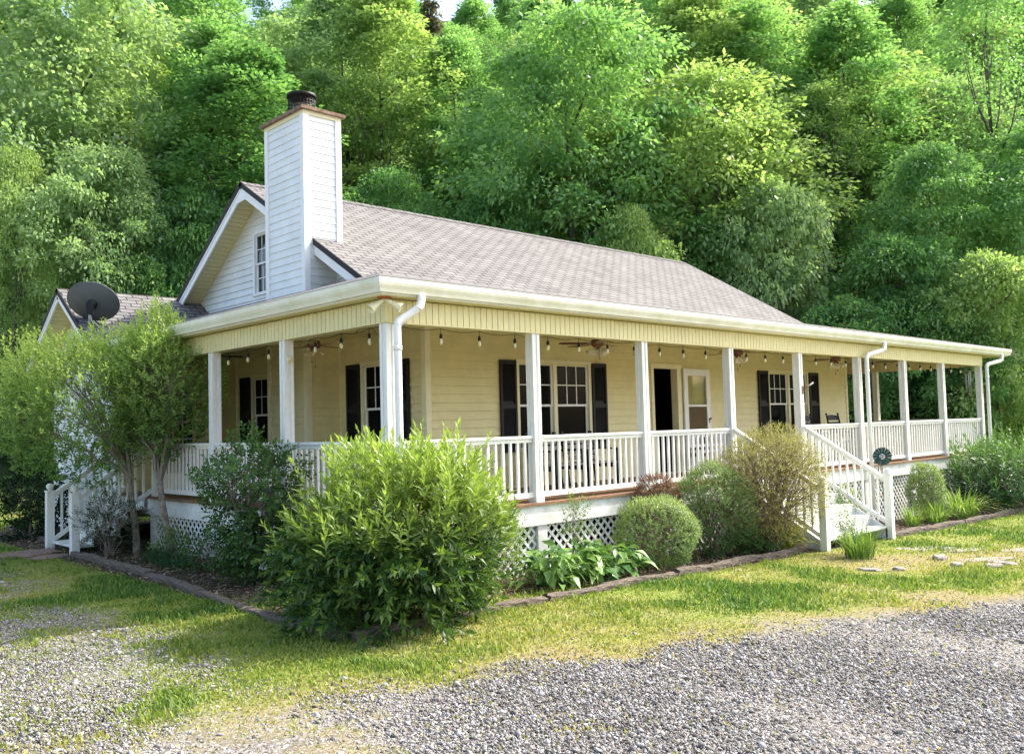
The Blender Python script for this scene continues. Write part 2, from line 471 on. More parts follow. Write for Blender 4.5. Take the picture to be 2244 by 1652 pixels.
for k in range(int((REE - RW) / .29)):
    x0 = RW + k * .29
    h = .012 + .004 * (k % 2)
    for sgn, sl in ((-1, .593), (1, SB)):
        m.poly([(x0, RY, RZ + h + .004), (x0 + .3, RY, RZ + h), (x0 + .3, RY + sgn * .15, RZ + h - sl * .15), (x0, RY + sgn * .15, RZ + h + .004 - sl * .15)], uv=[(0.05, .02), (.3, .02), (.3, .12), (.05, .12)])
        m.poly([(x0, RY + sgn * .15, RZ + h + .004 - sl * .15), (x0 + .3, RY + sgn * .15, RZ + h - sl * .15), (x0 + .3, RY + sgn * .15, RZ - .01 - sl * .15), (x0, RY + sgn * .15, RZ - .01 - sl * .15)], uv=[(0, .005)] * 4)
m.build('ridge_cap', SHINGLE, roof)
wz = lambda y: WRZ - WS * abs(y - WRY)
m = MB()
slab(m, [(-.5, 8.2, wz(8.2)), (3.6, 8.2, wz(8.2)), (3.6, WRY, WRZ), (-.5, WRY, WRZ)], .04, (1, 0, 0), (0, 1, .67))
slab(m, [(-.5, 12.4, wz(12.4)), (2.4, 12.4, wz(12.4)), (3.6, WRY, WRZ), (-.5, WRY, WRZ)], .04, (1, 0, 0), (0, -1, .67))
m.build('wing_roof', SHINGLE, HOUSE)

# rakes: barge board and sloping soffit under the overhang
def rake(mb, ms, me_, x0, x1, ya, za, yb_, zb, t=.045, fh=.19):
    d = nrm(V(0, yb_ - ya, zb - za)); n = V(0, -d[2], d[1])
    if n[2] < 0: n = -n
    L = math.hypot(yb_ - ya, zb - za)
    O = V(x0, ya, za) - n * t
    mb.obox(O, V(1, 0, 0), d, n, 0, .03, 0, L, -fh, -.001)
    mb.obox(O, V(1, 0, 0), d, n, -.012, -.001, 0, L, -.085, -.046)
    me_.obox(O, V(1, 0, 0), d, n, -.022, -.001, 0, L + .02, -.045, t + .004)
    grooved(ms, O - n * .055 + V(.03, 0, 0), d, V(1, 0, 0), -n, L, x1 - x0 - .03, pitch=.12)
m, ms, md = MB(), MB(), MB()
rake(m, ms, md, RW + .01, XW, 2.95, zf(2.95), RY, RZ)
rake(m, ms, md, RW + .01, XW, 12.5, RZ - SB * (12.5 - RY), RY, RZ)
m.poly([(RW + .0085, RY - .22, RZ - .37), (RW + .0085, RY - .12, RZ - .12), (RW + .0085, RY, RZ - .05), (RW + .0085, RY + .12, RZ - .13), (RW + .0085, RY + .22, RZ - .39)])
b = m.build('rake_board', WHITET, roof); ms.build('rake_soffit', CREAM_BOUNCE, roof); md.build('shaded_drip_edge', EDGE, roof)
m, ms, md = MB(), MB(), MB()
rake(m, ms, md, -.49, WX, 8.2, wz(8.2), WRY, WRZ, fh=.15)
rake(m, ms, md, -.49, WX, 12.4, wz(12.4), WRY, WRZ, fh=.15)
wr = m.build('rake_board', WHITET, HOUSE); ms.build('rake_soffit', CREAM_BOUNCE, HOUSE); md.build('shaded_drip_edge', EDGE, HOUSE)
# flashing and stains on the roof beside the chimney
# chimney ----------------------------------------------------------
m = siding(MB(), (CX0, 0, 0), (0, 1, 0), (-1, 0, 0), c0(CY0), c0(CY1), 2.62, CZ, out=.013)
siding(m, (0, CY0, 0), (1, 0, 0), (0, -1, 0), c0(CX0), c0(CX1), 2.62, CZ, out=.013)
siding(m, (CX1, 0, 0), (0, 1, 0), (1, 0, 0), c0(CY0), c0(CY1), 3.5, CZ)
siding(m, (0, CY1, 0), (1, 0, 0), (0, 1, 0), c0(CX0), c0(CX1), 2.62, CZ)
CHIM = m.build('chimney', WHITEV, HOUSE)
m = MB()
for (x, y, sx, sy) in [(CX0, CY0, -1, -1), (CX1, CY0, 1, -1), (CX0, CY1, -1, 1), (CX1, CY1, 1, 1)]:
    w = .082
    xa, xb = (x - .030, x + w) if sx < 0 else (x - w, x + .030)
    ya, yb2 = (y - .030, y + .0) if sy < 0 else (y - .0, y + .030)
    xc, xd = (x - .031, x - .0) if sx < 0 else (x + .0, x + .031)
    yc, yd = (y - .0005, y + w) if sy < 0 else (y - w, y + .0005)
    trim(WHITET, CHIM, ((xa, ya, 2.9), (xb, yb2, CZ - .072)), ((xc, yc, 2.9), (xd, yd, CZ - .072)))
m = MB(); m.box((CX0 - .03, CY0 - .03, CZ - .07), (CX1 + .03, CY1 + .03, CZ)); m.build('frieze_board', CREAMT, CHIM)
m = MB(); m.box((CX0 - .09, CY0 - .09, CZ), (CX1 + .09, CY1 + .09, CZ + .055)); m.build('chimney_cap', RUST, CHIM)
fc = (2.10, 5.34)
m = MB(); m.lathe((*fc, 0), [(.001, 6.90), (.15, 6.90), (.15, 6.635), (.19, 6.635)], 20); m.build('flue_pipe', RUST, CHIM)
m = MB()
for k in range(26):
    a = 2 * math.pi * k / 26
    m.tube([(fc[0] + .235 * math.cos(a), fc[1] + .235 * math.sin(a), 6.64), (fc[0] + .235 * math.cos(a), fc[1] + .235 * math.sin(a), 7.04)], .006, 4)
for z in (6.70, 6.76, 6.82, 6.88, 6.94, 7.0):
    m.lathe((*fc, 0), [(.232, z), (.24, z), (.24, z + .01), (.232, z + .01), (.232, z)], 24)
m.build('spark_screen', IRON, CHIM)
m = MB(); m.lathe((*fc, 0), [(.001, 7.06), (.24, 7.05), (.255, 7.02), (.262, 7.02), (.262, 7.075), (.15, 7.11), (.001, 7.115)], 28); m.build('flue_lid', IRON, CHIM)

# beam, soffit, ceiling --------------------------------------------
m = MB()
grooved(m, (-.004, -.004, 2.31), (1, 0, 0), (0, 0, 1), (0, -1, 0), 19.65, .27)
grooved(m, (-.004, -.004, 2.31), (0, 1, 0), (0, 0, 1), (-1, 0, 0), 8.55, .27)
grooved(m, (19.646, -.004, 2.31), (0, 1, 0), (0, 0, 1), (1, 0, 0), 6.0, .27)
grooved(m, (19.50, .146, 2.31), (0, 1, 0), (0, 0, 1), (-1, 0, 0), 6.0, .27)
grooved(m, (.146, .146, 2.31), (1, 0, 0), (0, 0, 1), (0, 1, 0), 19.3, .27)
grooved(m, (.146, .146, 2.31), (0, 1, 0), (0, 0, 1), (1, 0, 0), 8.4, .27)
m.box((-.018, -.018, 2.30), (19.66, .155, 2.311)); m.box((-.018, .156, 2.30), (.155, 8.55, 2.311)); m.box((19.49, .156, 2.30), (19.66, 6.0, 2.311))
m.box((-.03, -.03, 2.312), (.02, .02, 2.585))
m.build('porch_beam', CREAM_BOUNCE, HOUSE)
m = MB()
grooved(m, (-.18, -.18, 2.602), (1, 0, 0), (0, 1, 0), (0, 0, -1), 21.3, .17)
grooved(m, (-.18, -.01, 2.602), (0, 1, 0), (1, 0, 0), (0, 0, -1), 8.3, .17)
grooved(m, (19.66, -.01, 2.602), (0, 1, 0), (1, 0, 0), (0, 0, -1), 9, 1.45)
m.build('eave_soffit', CREAM_BOUNCE, HOUSE)
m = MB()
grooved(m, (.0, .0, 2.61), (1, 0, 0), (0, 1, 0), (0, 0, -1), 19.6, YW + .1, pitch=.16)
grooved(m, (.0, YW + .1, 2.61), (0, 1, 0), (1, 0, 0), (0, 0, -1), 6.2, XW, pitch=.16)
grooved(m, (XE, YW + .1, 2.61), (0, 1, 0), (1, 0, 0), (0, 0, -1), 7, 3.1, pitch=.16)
m.build('porch_ceiling', CREAM_BOUNCE, HOUSE)

# gutter -----------------------------------------------------------
prof = [(-.112, 2.62), (-.04, 2.62), (-.03, 2.655), (-.008, 2.70), (0, 2.73), (0, 2.785), (-.018, 2.785), (-.018, 2.772), (-.112, 2.772), (-.112, 2.62)]
def gutter(pts, nrms):
    m = MB(); rows = []
    for (px, py), (nx, ny) in zip(pts, nrms):
        rows.append([(px + nx * o, py + ny * o, z) for o, z in prof])
    for a, b in zip(rows[:-1], rows[1:]):
        for k in range(len(prof) - 1): m.poly([a[k], b[k], b[k + 1], a[k + 1]])
    m.poly(rows[0]); m.poly(rows[-1][::-1])
    return m
G = -.29
seg = [(21.19, G), (12.2, G), (6.1, G), (.2, G), (G, G), (G, 4.1), (G, 8.2)]
nn = [(0, -1)] * 4 + [(-1, -1)] + [(-1, 0)] * 2
gut = gutter(seg, nn).build('gutter', GUTTER, HOUSE)
m = MB(); m.box((-.20, -.20, 2.60), (21.15, -.181, 2.80)); m.box((-.20, -.18, 2.60), (-.181, 8.3, 2.80)); m.box((21.12, -.18, 2.60), (21.14, 9, 2.80))
m.build('fascia_board', WHITET, HOUSE)

# downspouts -------------------------------------------------------
def downspout(x_out, x_post, zb):
    m = MB()
    yo, yp = -.235, -.135
    def bend(p, q, r, k=4):
        return [np.array(p) * (1 - t) + np.array(q) * t for t in np.linspace(0, 1, k)]
    pts = [(x_out, yo, 2.64), (x_out, yo, 2.56), (x_out - .015, yo, 2.50), (x_out - .06, yo + .01, 2.455), (x_post + .08, yp - .005, 2.345), (x_post + .02, yp, 2.31), (x_post, yp, 2.24), (x_post, yp, 2.0), (x_post, yp, 1.0), (x_post, yp, zb)]
    m.tube(pts, .052, 8, flat=.85)
    m.tube([(x_post, yp, 2.02), (x_post, yp, 1.96)], .0555, 8, flat=.86)
    for k in range(5):
        t = k / 4
        m.tube([(x_post + .085 - .08 * t, yp, 2.335 - .06 * t), (x_post + .081 - .08 * t, yp, 2.325 - .06 * t)], .056, 8, flat=.86)
        m.tube([(x_out - .05 * t, yo, 2.55 - .085 * t), (x_out - .052 * t - .003, yo, 2.54 - .085 * t)], .056, 8, flat=.86)
    m.build('downspout', DSPOUT, HOUSE)
downspout(.35, .065, -.75)
downspout(13.06, 12.37, -1.05)
downspout(20.52, 19.60, -1.1)

# posts ------------------------------------------------------------
POST_ME = {}
def post(x, y):
    if 'p' not in POST_ME:
        m = MB()
        m.box((.012, .012, .0), (PW - .012, PW - .012, 2.30))
        for (a, b) in (((0, 0), (.05, .05)), ((PW - .05, 0), (PW, .05)), ((0, PW - .05), (.05, PW)), ((PW - .05, PW - .05), (PW, PW))):
            m.box((a[0], a[1], .001), (b[0], b[1], 2.299))
        m.box((-.006, -.006, .0015), (PW + .006, PW + .006, .09))
        o = m.build('porch_post', PAINT, HOUSE); POST_ME['p'] = o.data
    else:
        o = link('porch_post', POST_ME['p'], HOUSE)
    o.location = Vector((x, y, 0)) - HOUSE.location
    return o
for x in X: post(x, 0)
for y in YL[:3]: post(0, y)
post(19.5, 2.83); post(19.5, 5.5)

# deck -------------------------------------------------------------
m = MB()
def boards(m, x0, x1, y0, y1, along):
    w = .14
    if along == 'y':
        n = int((x1 - x0) / w)
        for k in range(n):
            j = .006 * math.sin(k * 12.9898)
            m.box((x0 + k * w, y0 + j, -.036 + .001 * (k % 3)), (x0 + (k + 1) * w - .006, y1, 0 - .001 * (k % 2)))
    else:
        n = int((y1 - y0) / w)
        for k in range(n):
            j = .006 * math.sin(k * 12.9898)
            m.box((x0 + j, y0 + k * w, -.036 + .001 * (k % 3)), (x1, y0 + (k + 1) * w - .006, 0 - .001 * (k % 2)))
boards(m, 2.0, 19.75, -.08, YW, 'y')
boards(m, -.08, 1.994, .055, 8.55, 'x'); 
m.box((-.08, -.08, -.036), (1.994, .049, -.0005))
boards(m, XE, 19.75, YW + .006, 6, 'x')
m.build('deck', DECK, HOUSE)
m = MB()
m.box((-.04, -.04, -.16), (19.70, -.0, -.038)); m.box((-.05, -.052, -.30), (19.71, -.0, -.161))
m.box((-.04, .001, -.16), (0, 8.55, -.038)); m.box((-.052, .001, -.30), (0, 8.55, -.161))
m.box((19.67, .001, -.30), (19.71, 6, -.038))
m.build('rim_board', PAINTD, HOUSE)
# piers and lattice
PIER = {}
def pier(x, y):
    zb = float(gz(x, y)) - .05
    m = MB(); m.box((x - .02, y - .03, zb), (x + .16, y + .15, -.301))
    m.build('deck_pier', PAINTD, HOUSE)
for x in X: pier(x, 0)
for y in YL[:3]: pier(0, y)

def lattice(O, U, W, zt, zb):
    """diagonal strips, two layers"""
    O, U = V(*O), V(*U); N = np.cross(U, V(0, 0, 1)); Z = V(0, 0, 1)
    m = MB(); H = zt - zb; s = .105 * math.sqrt(2); hw = .019
    for lay, sg in ((0, 1), (1, -1)):
        c = -H
        while c < W + H:
            if sg > 0: a, b = (c, 0.0), (c + H, H)
            else: a, b = (c + H, 0.0), (c, H)
            pts = []
            (ax, az), (bx, bz) = a, b
            lo, hi = min(ax, bx), max(ax, bx)
            t0, t1 = max(lo, 0), min(hi, W)
            if t1 - t0 > .03:
                f = lambda xx: az + (bz - az) * (xx - ax) / (bx - ax)
                p = O + U * t0 + Z * (zb + f(t0)); q = O + U * t1 + Z * (zb + f(t1))
                d = nrm(q - p); sd = np.cross(N, d)
                m.obox(p, d, sd, N, 0, np.linalg.norm(q - p), -hw, hw, .008 * lay, .008 * lay + .007)
            c += s
    m.build('lattice', PAINT, HOUSE)
for a, b in zip(X[:-1], X[1:]):
    if a == X[3]: continue
    lattice((a + .16, .03, 0), (1, 0, 0), b - a - .18, -.29, float(gz(b, 0)) - .03)
ys = [0.0] + YL[:3]
for a, b in zip(ys[:-1], ys[1:]):
    lattice((.03, b - .03, 0), (0, -1, 0), b - a - .18, -.29, float(gz(0, 0)) - .03)

# railings ---------------------------------------------------------
m = MB(); m.box((-.017, -.017, 0), (.017, .017, .76)); BAL = m.build('baluster', PAINT).data
bpy.data.objects.remove(bpy.data.objects['baluster'])
FAR_BAL = MB()
def railing(p, q, far=False, rise=0.0, z0=0.0):
    """p, q: xy ends; rise: fall of the rail along the run"""
    p, q = V(*p), V(*q)
    m = MB()
    m.bar((*p, z0 + .885), (*q, z0 + .885 + rise), .09, .035)
    m.bar((*p, z0 + .84), (*q, z0 + .84 + rise), .04, .055)
    m.bar((*p, z0 + .10), (*q, z0 + .10 + rise), .045, .07)
    r = m.build('railing', PAINT, HOUSE)
    L = float(np.linalg.norm(q - p)); n = int(round(L / .137))
    for k in range(1, n):
        t = k / n; c = p + (q - p) * t; zz = z0 + .11 + rise * t
        if far:
            FAR_BAL.box((c[0] - .017, c[1] - .017, zz), (c[0] + .017, c[1] + .017, zz + .72))
        else:
            o = link('baluster', BAL, r); o.location = (c[0], c[1], zz - .02); o.scale = (1, 1, .97)
for a, b, far in ((0, 1, 0), (1, 2, 0), (2, 3, 0), (4, 5, 0), (5, 6, 1), (6, 7, 1), (7, 8, 1)):
    railing((X[a] + PW + .002, .07), (X[b] - .002, .07), far)
for a, b in zip(ys[:-1], ys[1:]): railing((.07, a + PW + .002), (.07, b - .002), a > 1)
railing((.07, 6.92 + 1.38), (.07, 8.54), True)
railing((19.57, .142), (19.57, 2.828), True)
# stairs -----------------------------------------------------------
def newel(x, y, zt, zb, ball):
    m = MB()
    m.box((x - .06, y - .06, zb), (x + .06, y + .06, zt))
    m.box((x - .07, y - .07, zt + .0005), (x + .07, y + .07, zt + .025))
    n = m.build('newel_post', PAINT, HOUSE)
    m = MB(); m.lathe((x, y, zt), [(.03, .026), (.025, .04), (.045, .05), (.058, .075), (.06, .095), (.052, .12), (.03, .142), (.001, .148)] if ball else [(.062, .026), (.066, .05), (.05, .09), (.03, .11), (.001, .118)], 16)
    m.build('ball_cap', PAINT, n)
XS0, XS1 = X[3] + .07, X[4] + .07
zb = float(gz(XS0, -1.6))
m = MB()
rz = .185
for k in range(1, 6):
    y1 = -.09 - .29 * (k - 1); y0 = y1 - .31; zt = -rz * k
    m.box((XS0 + .03, y0, zt - .036), (XS1 - .03, y1, zt))
m.build('stair_tread', PAINTD, HOUSE)
m = MB()
for k in range(1, 6):
    y1 = -.09 - .29 * (k - 1); zt = -rz * k
    m.box((XS0 + .06, y1 - .02, zt + .001), (XS1 - .06, y1 - .001, zt + rz - .037))
m.build('stair_riser', PAINTD, HOUSE)
for xs in (XS0 + .02, XS1 - .06, (XS0 + XS1) / 2):
    m = MB()
    m.poly([(xs, -.055, -.06), (xs, -.055, -.5), (xs, -1.35, -1.25), (xs, -1.56, -1.2), (xs, -1.56, -.97)]); m.poly([(xs + .04, -.055, -.06), (xs + .04, -1.56, -.97), (xs + .04, -1.56, -1.2), (xs + .04, -1.35, -1.25), (xs + .04, -.055, -.5)])
    m.poly([(xs, -.055, -.06), (xs, -1.56, -.97), (xs + .04, -1.56, -.97), (xs + .04, -.055, -.06)]); m.poly([(xs, -.055, -.5), (xs + .04, -.055, -.5), (xs + .04, -1.35, -1.25), (xs, -1.35, -1.25)])
    m.build('stair_stringer', PAINTD, HOUSE)
for xs in (XS0, XS1):
    newel(xs, -1.59, -.02, zb - .1, False)
    railing((xs, -.002), (xs, -1.53), False, rise=-.96)
# west stairs
m = MB(); mr = MB()
for k in range(1, 5):
    x1 = -.09 - .28 * (k - 1); zt = -.18 * k
    m.box((x1 - .30, 6.98, zt - .036), (x1, 8.14, zt)); mr.box((x1 - .02, 7.0, zt + .001), (x1 - .001, 8.12, zt + .143))
m.build('stair_tread', PAINTD, HOUSE); mr.build('stair_riser', PAINTD, HOUSE)
for ysn in (6.93, 8.19):
    newel(-1.25, ysn, .12, -.95, True)
    railing((-.0, ysn), (-1.19, ysn), True, rise=-.80)
tag(FAR_BAL.build('baluster', PAINT, HOUSE), kind='stuff')

# windows, shutters, doors -----------------------------------------
def window(O, U, N, u0, u1, z0, z1, units, cols, grid_low=False, pane=None, frame=None):
    """frame > sash, glass, muntin; O+U*u on the wall plane, N outwards"""
    O, U, N = V(*O), V(*U), V(*N); Z = V(0, 0, 1)
    t = .07
    m = MB()
    m.obox(O, U, Z, N, u0, u0 + t, z0, z1, -.06, .035); m.obox(O, U, Z, N, u1 - t, u1, z0, z1, -.06, .035)
    m.obox(O, U, Z, N, u0 - .0, u1, z1 + .0005, z1 + .055, -.05, .042); m.obox(O, U, Z, N, u0 - .02, u1 + .02, z0 - .045, z0 - .0005, -.05, .05)
    w = (u1 - u0 - 2 * t - (units - 1) * .09) / units
    for k in range(units - 1):
        a = u0 + t + w * (k + 1) + .09 * k
        m.obox(O, U, Z, N, a, a + .09, z0, z1, -.06, .030)
    fr = m.build('window', frame or CREAMT, HOUSE)
    zm = z0 + (z1 - z0) * .505
    ms, mg, mm = MB(), MB(), MB()
    for k in range(units):
        a = u0 + t + (w + .09) * k; b = a + w
        for (lo, hi, dep) in ((zm - .02, z1, -.012), (z0, zm + .02, -.034)):
            s = .038
            ms.obox(O, U, Z, N, a, a + s, lo, hi, dep - .02, dep + .008); ms.obox(O, U, Z, N, b - s, b, lo, hi, dep - .02, dep + .008)
            ms.obox(O, U, Z, N, a + s, b - s, lo, lo + s, dep - .02, dep + .008); ms.obox(O, U, Z, N, a + s, b - s, hi - s, hi, dep - .02, dep + .008)
            mg.obox(O, U, Z, N, a + s, b - s, lo + s, hi - s, dep - .012, dep - .006)
            if lo > z0 + .1 or grid_low:
                for c in range(1, cols):
                    uu = a + s + (w - 2 * s) * c / cols
                    mm.obox(O, U, Z, N, uu - .009, uu + .009, lo + s, hi - s, dep - .0055, dep + .002)
                zz = (lo + hi) / 2
                mm.obox(O, U, Z, N, a + s, b - s, zz - .009, zz + .009, dep - .0055, dep + .0015)
    ms.build('sash', WHITET, fr); mg.build('glass', pane or GLASS, fr); mm.build('muntin', WHITET, fr)

def shutter(O, U, N, u0, u1, z0, z1):
    O, U, N = V(*O), V(*U), V(*N); Z = V(0, 0, 1)
    m = MB(); s = .045
    m.obox(O, U, Z, N, u0, u0 + s, z0, z1, .024, .062); m.obox(O, U, Z, N, u1 - s, u1, z0, z1, .024, .062)
    zc = (z0 + z1) / 2
    for z in (z0, zc - .04, z1 - .07): m.obox(O, U, Z, N, u0 + s, u1 - s, z, z + .07, .024, .058)
    z = z0 + .08
    while z < z1 - .09:
        if abs(z - zc) > .06:
            a = O + U * (u0 + s) + Z * z + N * .031; w = u1 - u0 - 2 * s
            m.poly([a + N * .024, a + N * .024 + U * w, a + U * w + Z * .035, a + Z * .035])
        z += .034
    m.poly([O + U * (u0 + s) + Z * z0 + N * .029, O + U * (u1 - s) + Z * z0 + N * .029, O + U * (u1 - s) + Z * z1 + N * .029, O + U * (u0 + s) + Z * z1 + N * .029])
    m.build('shutter', BLACK, HOUSE)
FS = ((0, YW, 0), (1, 0, 0), (0, -1, 0))
window(*FS, 4.315, 6.235, .63, 2.12, 2, 3)
shutter(*FS, 3.925, 4.30, .60, 2.15); shutter(*FS, 6.245, 6.645, .60, 2.15)
window(*FS, 12.46, 14.375, .63, 2.12, 2, 3)
shutter(*FS, 12.02, 12.445, .60, 2.15); shutter(*FS, 14.385, 14.85, .60, 2.15)
FW = ((XW, 0, 0), (0, 1, 0), (-1, 0, 0))
window(*FW, 3.045, 4.035, .63, 2.12, 1, 3)
shutter(*FW, 2.68, 3.035, .60, 2.15); shutter(*FW, 4.05, 4.435, .60, 2.15)
window(*FW, 6.92, 7.87, .63, 2.12, 1, 3)
shutter(*FW, 6.50, 6.905, .60, 2.15); shutter(*FW, 7.885, 8.30, .60, 2.15)
window(*FW, GW[0] - .03, GW[1] + .03, GW[2], GW[3] + .03, 1, 2, grid_low=True, pane=GLASSR, frame=WHITET)
# front door: open doorway, white storm door swung back against the wall
m = MB(); O, U, N, Z = V(0, YW, 0), V(1, 0, 0), V(0, -1, 0), V(0, 0, 1)
m.obox(O, U, Z, N, 8.035, 8.118, 0, 2.112, -.12, .04); m.obox(O, U, Z, N, 8.90, 9.045, 0, 2.112, -.12, .04); m.obox(O, U, Z, N, 8.02, 9.06, 2.1125, 2.20, -.12, .045)
m.obox(O, U, Z, N, 8.118, 8.90, -.01, .02, -.12, .06)
dr = m.build('front_door', CREAMT, HOUSE)
m = MB(); a, b, d0, d1 = 9.07, 10.0, .05, .085
m.obox(O, U, Z, N, a, a + .13, .05, 2.12, d0, d1); m.obox(O, U, Z, N, b - .13, b, .05, 2.12, d0, d1)
for z0, z1 in ((.05, .30), (1.335, 1.375), (1.98, 2.12)): m.obox(O, U, Z, N, a + .13, b - .13, z0, z1, d0, d1)
sd = m.build('storm_door', WHITET, HOUSE)
def clear_glass():
    g = bpy.data.materials.new('clear_pane'); g.use_nodes = True
    n, l = g.node_tree.nodes, g.node_tree.links
    n.remove(n['Principled BSDF'])
    t = n.new('ShaderNodeBsdfTransparent'); t.inputs[0].default_value = (.86, .86, .78, 1); s = n.new('ShaderNodeBsdfGlossy'); s.inputs['Roughness'].default_value = .05
    mx = n.new('ShaderNodeMixShader'); mx.inputs[0].default_value = .06
    l.new(t.outputs[0], mx.inputs[1]); l.new(s.outputs[0], mx.inputs[2]); l.new(mx.outputs[0], n['Material Output'].inputs[0])
    return g
CLEAR = clear_glass()
SCREEN = mat('brown_screen', (.12, .085, .04), .8)
m = MB(); m.obox(O, U, Z, N, a + .13, b - .13, 1.375, 1.98, d0 + .012, d0 + .016); m.build('pane', CLEAR, sd)
m = MB(); m.obox(O, U, Z, N, a + .13, b - .13, .30, 1.335, d0 + .012, d0 + .016); m.build('screen', SCREEN, sd)
m = MB(); m.obox(O, U, Z, N, b - .075, b - .055, 1.0, 1.09, d1, d1 + .012); m.ball(O + U * (b - .06) + Z * 1.08 + N * (d1 + .03), .022); m.build('handle', BLACK, sd)
# a dark room behind the doorway
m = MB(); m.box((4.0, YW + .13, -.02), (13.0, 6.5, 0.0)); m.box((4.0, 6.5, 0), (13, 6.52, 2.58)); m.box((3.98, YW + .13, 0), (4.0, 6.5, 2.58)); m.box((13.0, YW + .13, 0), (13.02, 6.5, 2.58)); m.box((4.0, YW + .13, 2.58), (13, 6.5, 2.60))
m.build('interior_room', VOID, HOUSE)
# wing door with a lit grid of panes
m = MB(); O, U, N = V(0, WY0, 0), V(1, 0, 0), V(0, -1, 0)
m.obox(O, U, Z, N, .66, .735, 0, 2.11, -.05, .035); m.obox(O, U, Z, N, 1.735, 1.81, 0, 2.11, -.05, .035); m.obox(O, U, Z, N, .66, 1.81, 2.1105, 2.19, -.05, .04)
m.obox(O, U, Z, N, .737, .86, .02, 2.108, -.02, .015); m.obox(O, U, Z, N, 1.46, 1.733, .02, 2.108, -.02, .015); m.obox(O, U, Z, N, .861, 1.459, 1.94, 2.108, -.02, .015); m.obox(O, U, Z, N, .861, 1.459, .02, .30, -.02, .015)
wd = m.build('wing_door', CREAMT, HOUSE)
m = MB(); m.obox(O, U, Z, N, .861, 1.459, .301, 1.939, -.01, 0); m.build('glass', GLASS, wd)
m = MB()
for k in (1, 2): m.obox(O, U, Z, N, .861 + .2 * k - .01, .861 + .2 * k + .01, .301, 1.939, .0005, .012)
for k in range(1, 5): m.obox(O, U, Z, N, .861, 1.459, .301 + .33 * k - .01, .301 + .33 * k + .01, .001, .0125)
m.build('muntin', WHITET, wd)
m = MB(); m.lathe(O + U * 1.606 + Z * 1.0 + N * .015, [(.035, 0), (.035, .012), (.012, .014), (.012, .05), (.028, .055), (.028, .07), (.001, .075)], 14, axis=N); m.bar(O + U * 1.606 + Z * 1.0 + N * .06, O + U * 1.50 + Z * 1.0 + N * .06, .02, .02); m.lathe(O + U * 1.606 + Z * 1.12 + N * .015, [(.032, 0), (.032, .012), (.001, .02)], 14, axis=N)
m.build('handle', BLACK, wd)
# ------------------------------------------------------------------ things on and around the porch
def ceiling_fan(x, y, rot, shade, label):
    t = empty('ceiling_fan', (x, y, 2.60), label, 'ceiling fan', 'ceiling fans along the porch')
    t.rotation_euler = (0, 0, rot)
    L0 = (0, 0, 0)
    m = MB(); m.lathe((0, 0, 0), [(.17, 0), (.165, -.05), (.11, -.10), (.05, -.12), (.05, -.15)], 20); m.build('canopy', CREAMT, t, L0)
    m = MB(); m.lathe((0, 0, 0), [(.03, -.15), (.09, -.16), (.105, -.20), (.10, -.26), (.05, -.29), (.05, -.32), (.001, -.325)], 18); m.build('motor', BRONZE, t, L0)
    for k in range(5):
        a = 2 * math.pi * k / 5
        d = V(math.cos(a), math.sin(a), 0); s = V(-math.sin(a), math.cos(a), .10)
        m = MB()
        prof = [(.20, .045), (.26, .062), (.50, .072), (.62, .070), (.68, .045), (.70, .001)]
        rows = [(d * r + s * w + V(0, 0, -.225), d * r - s * w + V(0, 0, -.225)) for r, w in prof]
        for (p, q), (p2, q2) in zip(rows[:-1], rows[1:]):
            m.poly([p, q, q2, p2]); dz = V(0, 0, -.008); m.poly([p2 + dz, q2 + dz, q + dz, p + dz]); m.poly([p, p2, p2 + dz, p + dz]); m.poly([q, q + dz, q2 + dz, q2])
        b = m.build('blade', CHERRY if k % 5 == 0 else OAK, t, L0)
        m = MB(); m.bar(d * .08 + V(0, 0, -.215), d * .27 + V(0, 0, -.215), .035, .006); m.build('blade_bracket', BRONZE, b)
    for k in range(4):
        a = 2 * math.pi * (k + .4) / 4
        d = V(math.cos(a), math.sin(a), 0); ax = nrm(d * .8 + V(0, 0, -.7)); o = d * .05 + V(0, 0, -.30)
        m = MB()
        m.tube([o, o + ax * .05], .014, 8)
        if shade:
            m.lathe(o + ax * .04, [(.02, 0), (.035, .02), (.05, .06), (.075, .10), (.07, .101), (.045, .06), (.02, .02)], 14, axis=ax); m.build('glass_shade', FROST, t, L0)
        else:
            m.ball(o + ax * .10, .035); m.lathe(o + ax * .045, [(.018, 0), (.02, .03)], 10, axis=ax); m.build('light_bulb', AMBER, t, L0)
    m = MB(); m.tube([(.03, 0, -.32), (.03, 0, -.56)], .0025, 4); m.ball((.03, 0, -.565), .012, 8); m.tube([(-.03, .02, -.32), (-.03, .02, -.49)], .0025, 4); m.ball((-.03, .02, -.49), .012, 8); m.build('pull_chain', BRONZE, t, L0)
ceiling_fan(1.15, 3.49, .35, False, 'bare bulb ceiling fan on the side porch beside the chimney chase')
ceiling_fan(5.13, 1.15, 2.75, True, 'ceiling fan with frosted shades above the wide front window')
ceiling_fan(9.43, 1.15, 3.2, True, 'ceiling fan hanging between the open front door and the steps')
ceiling_fan(13.6, 1.15, 2.9, True, 'ceiling fan above the two rocking chairs')

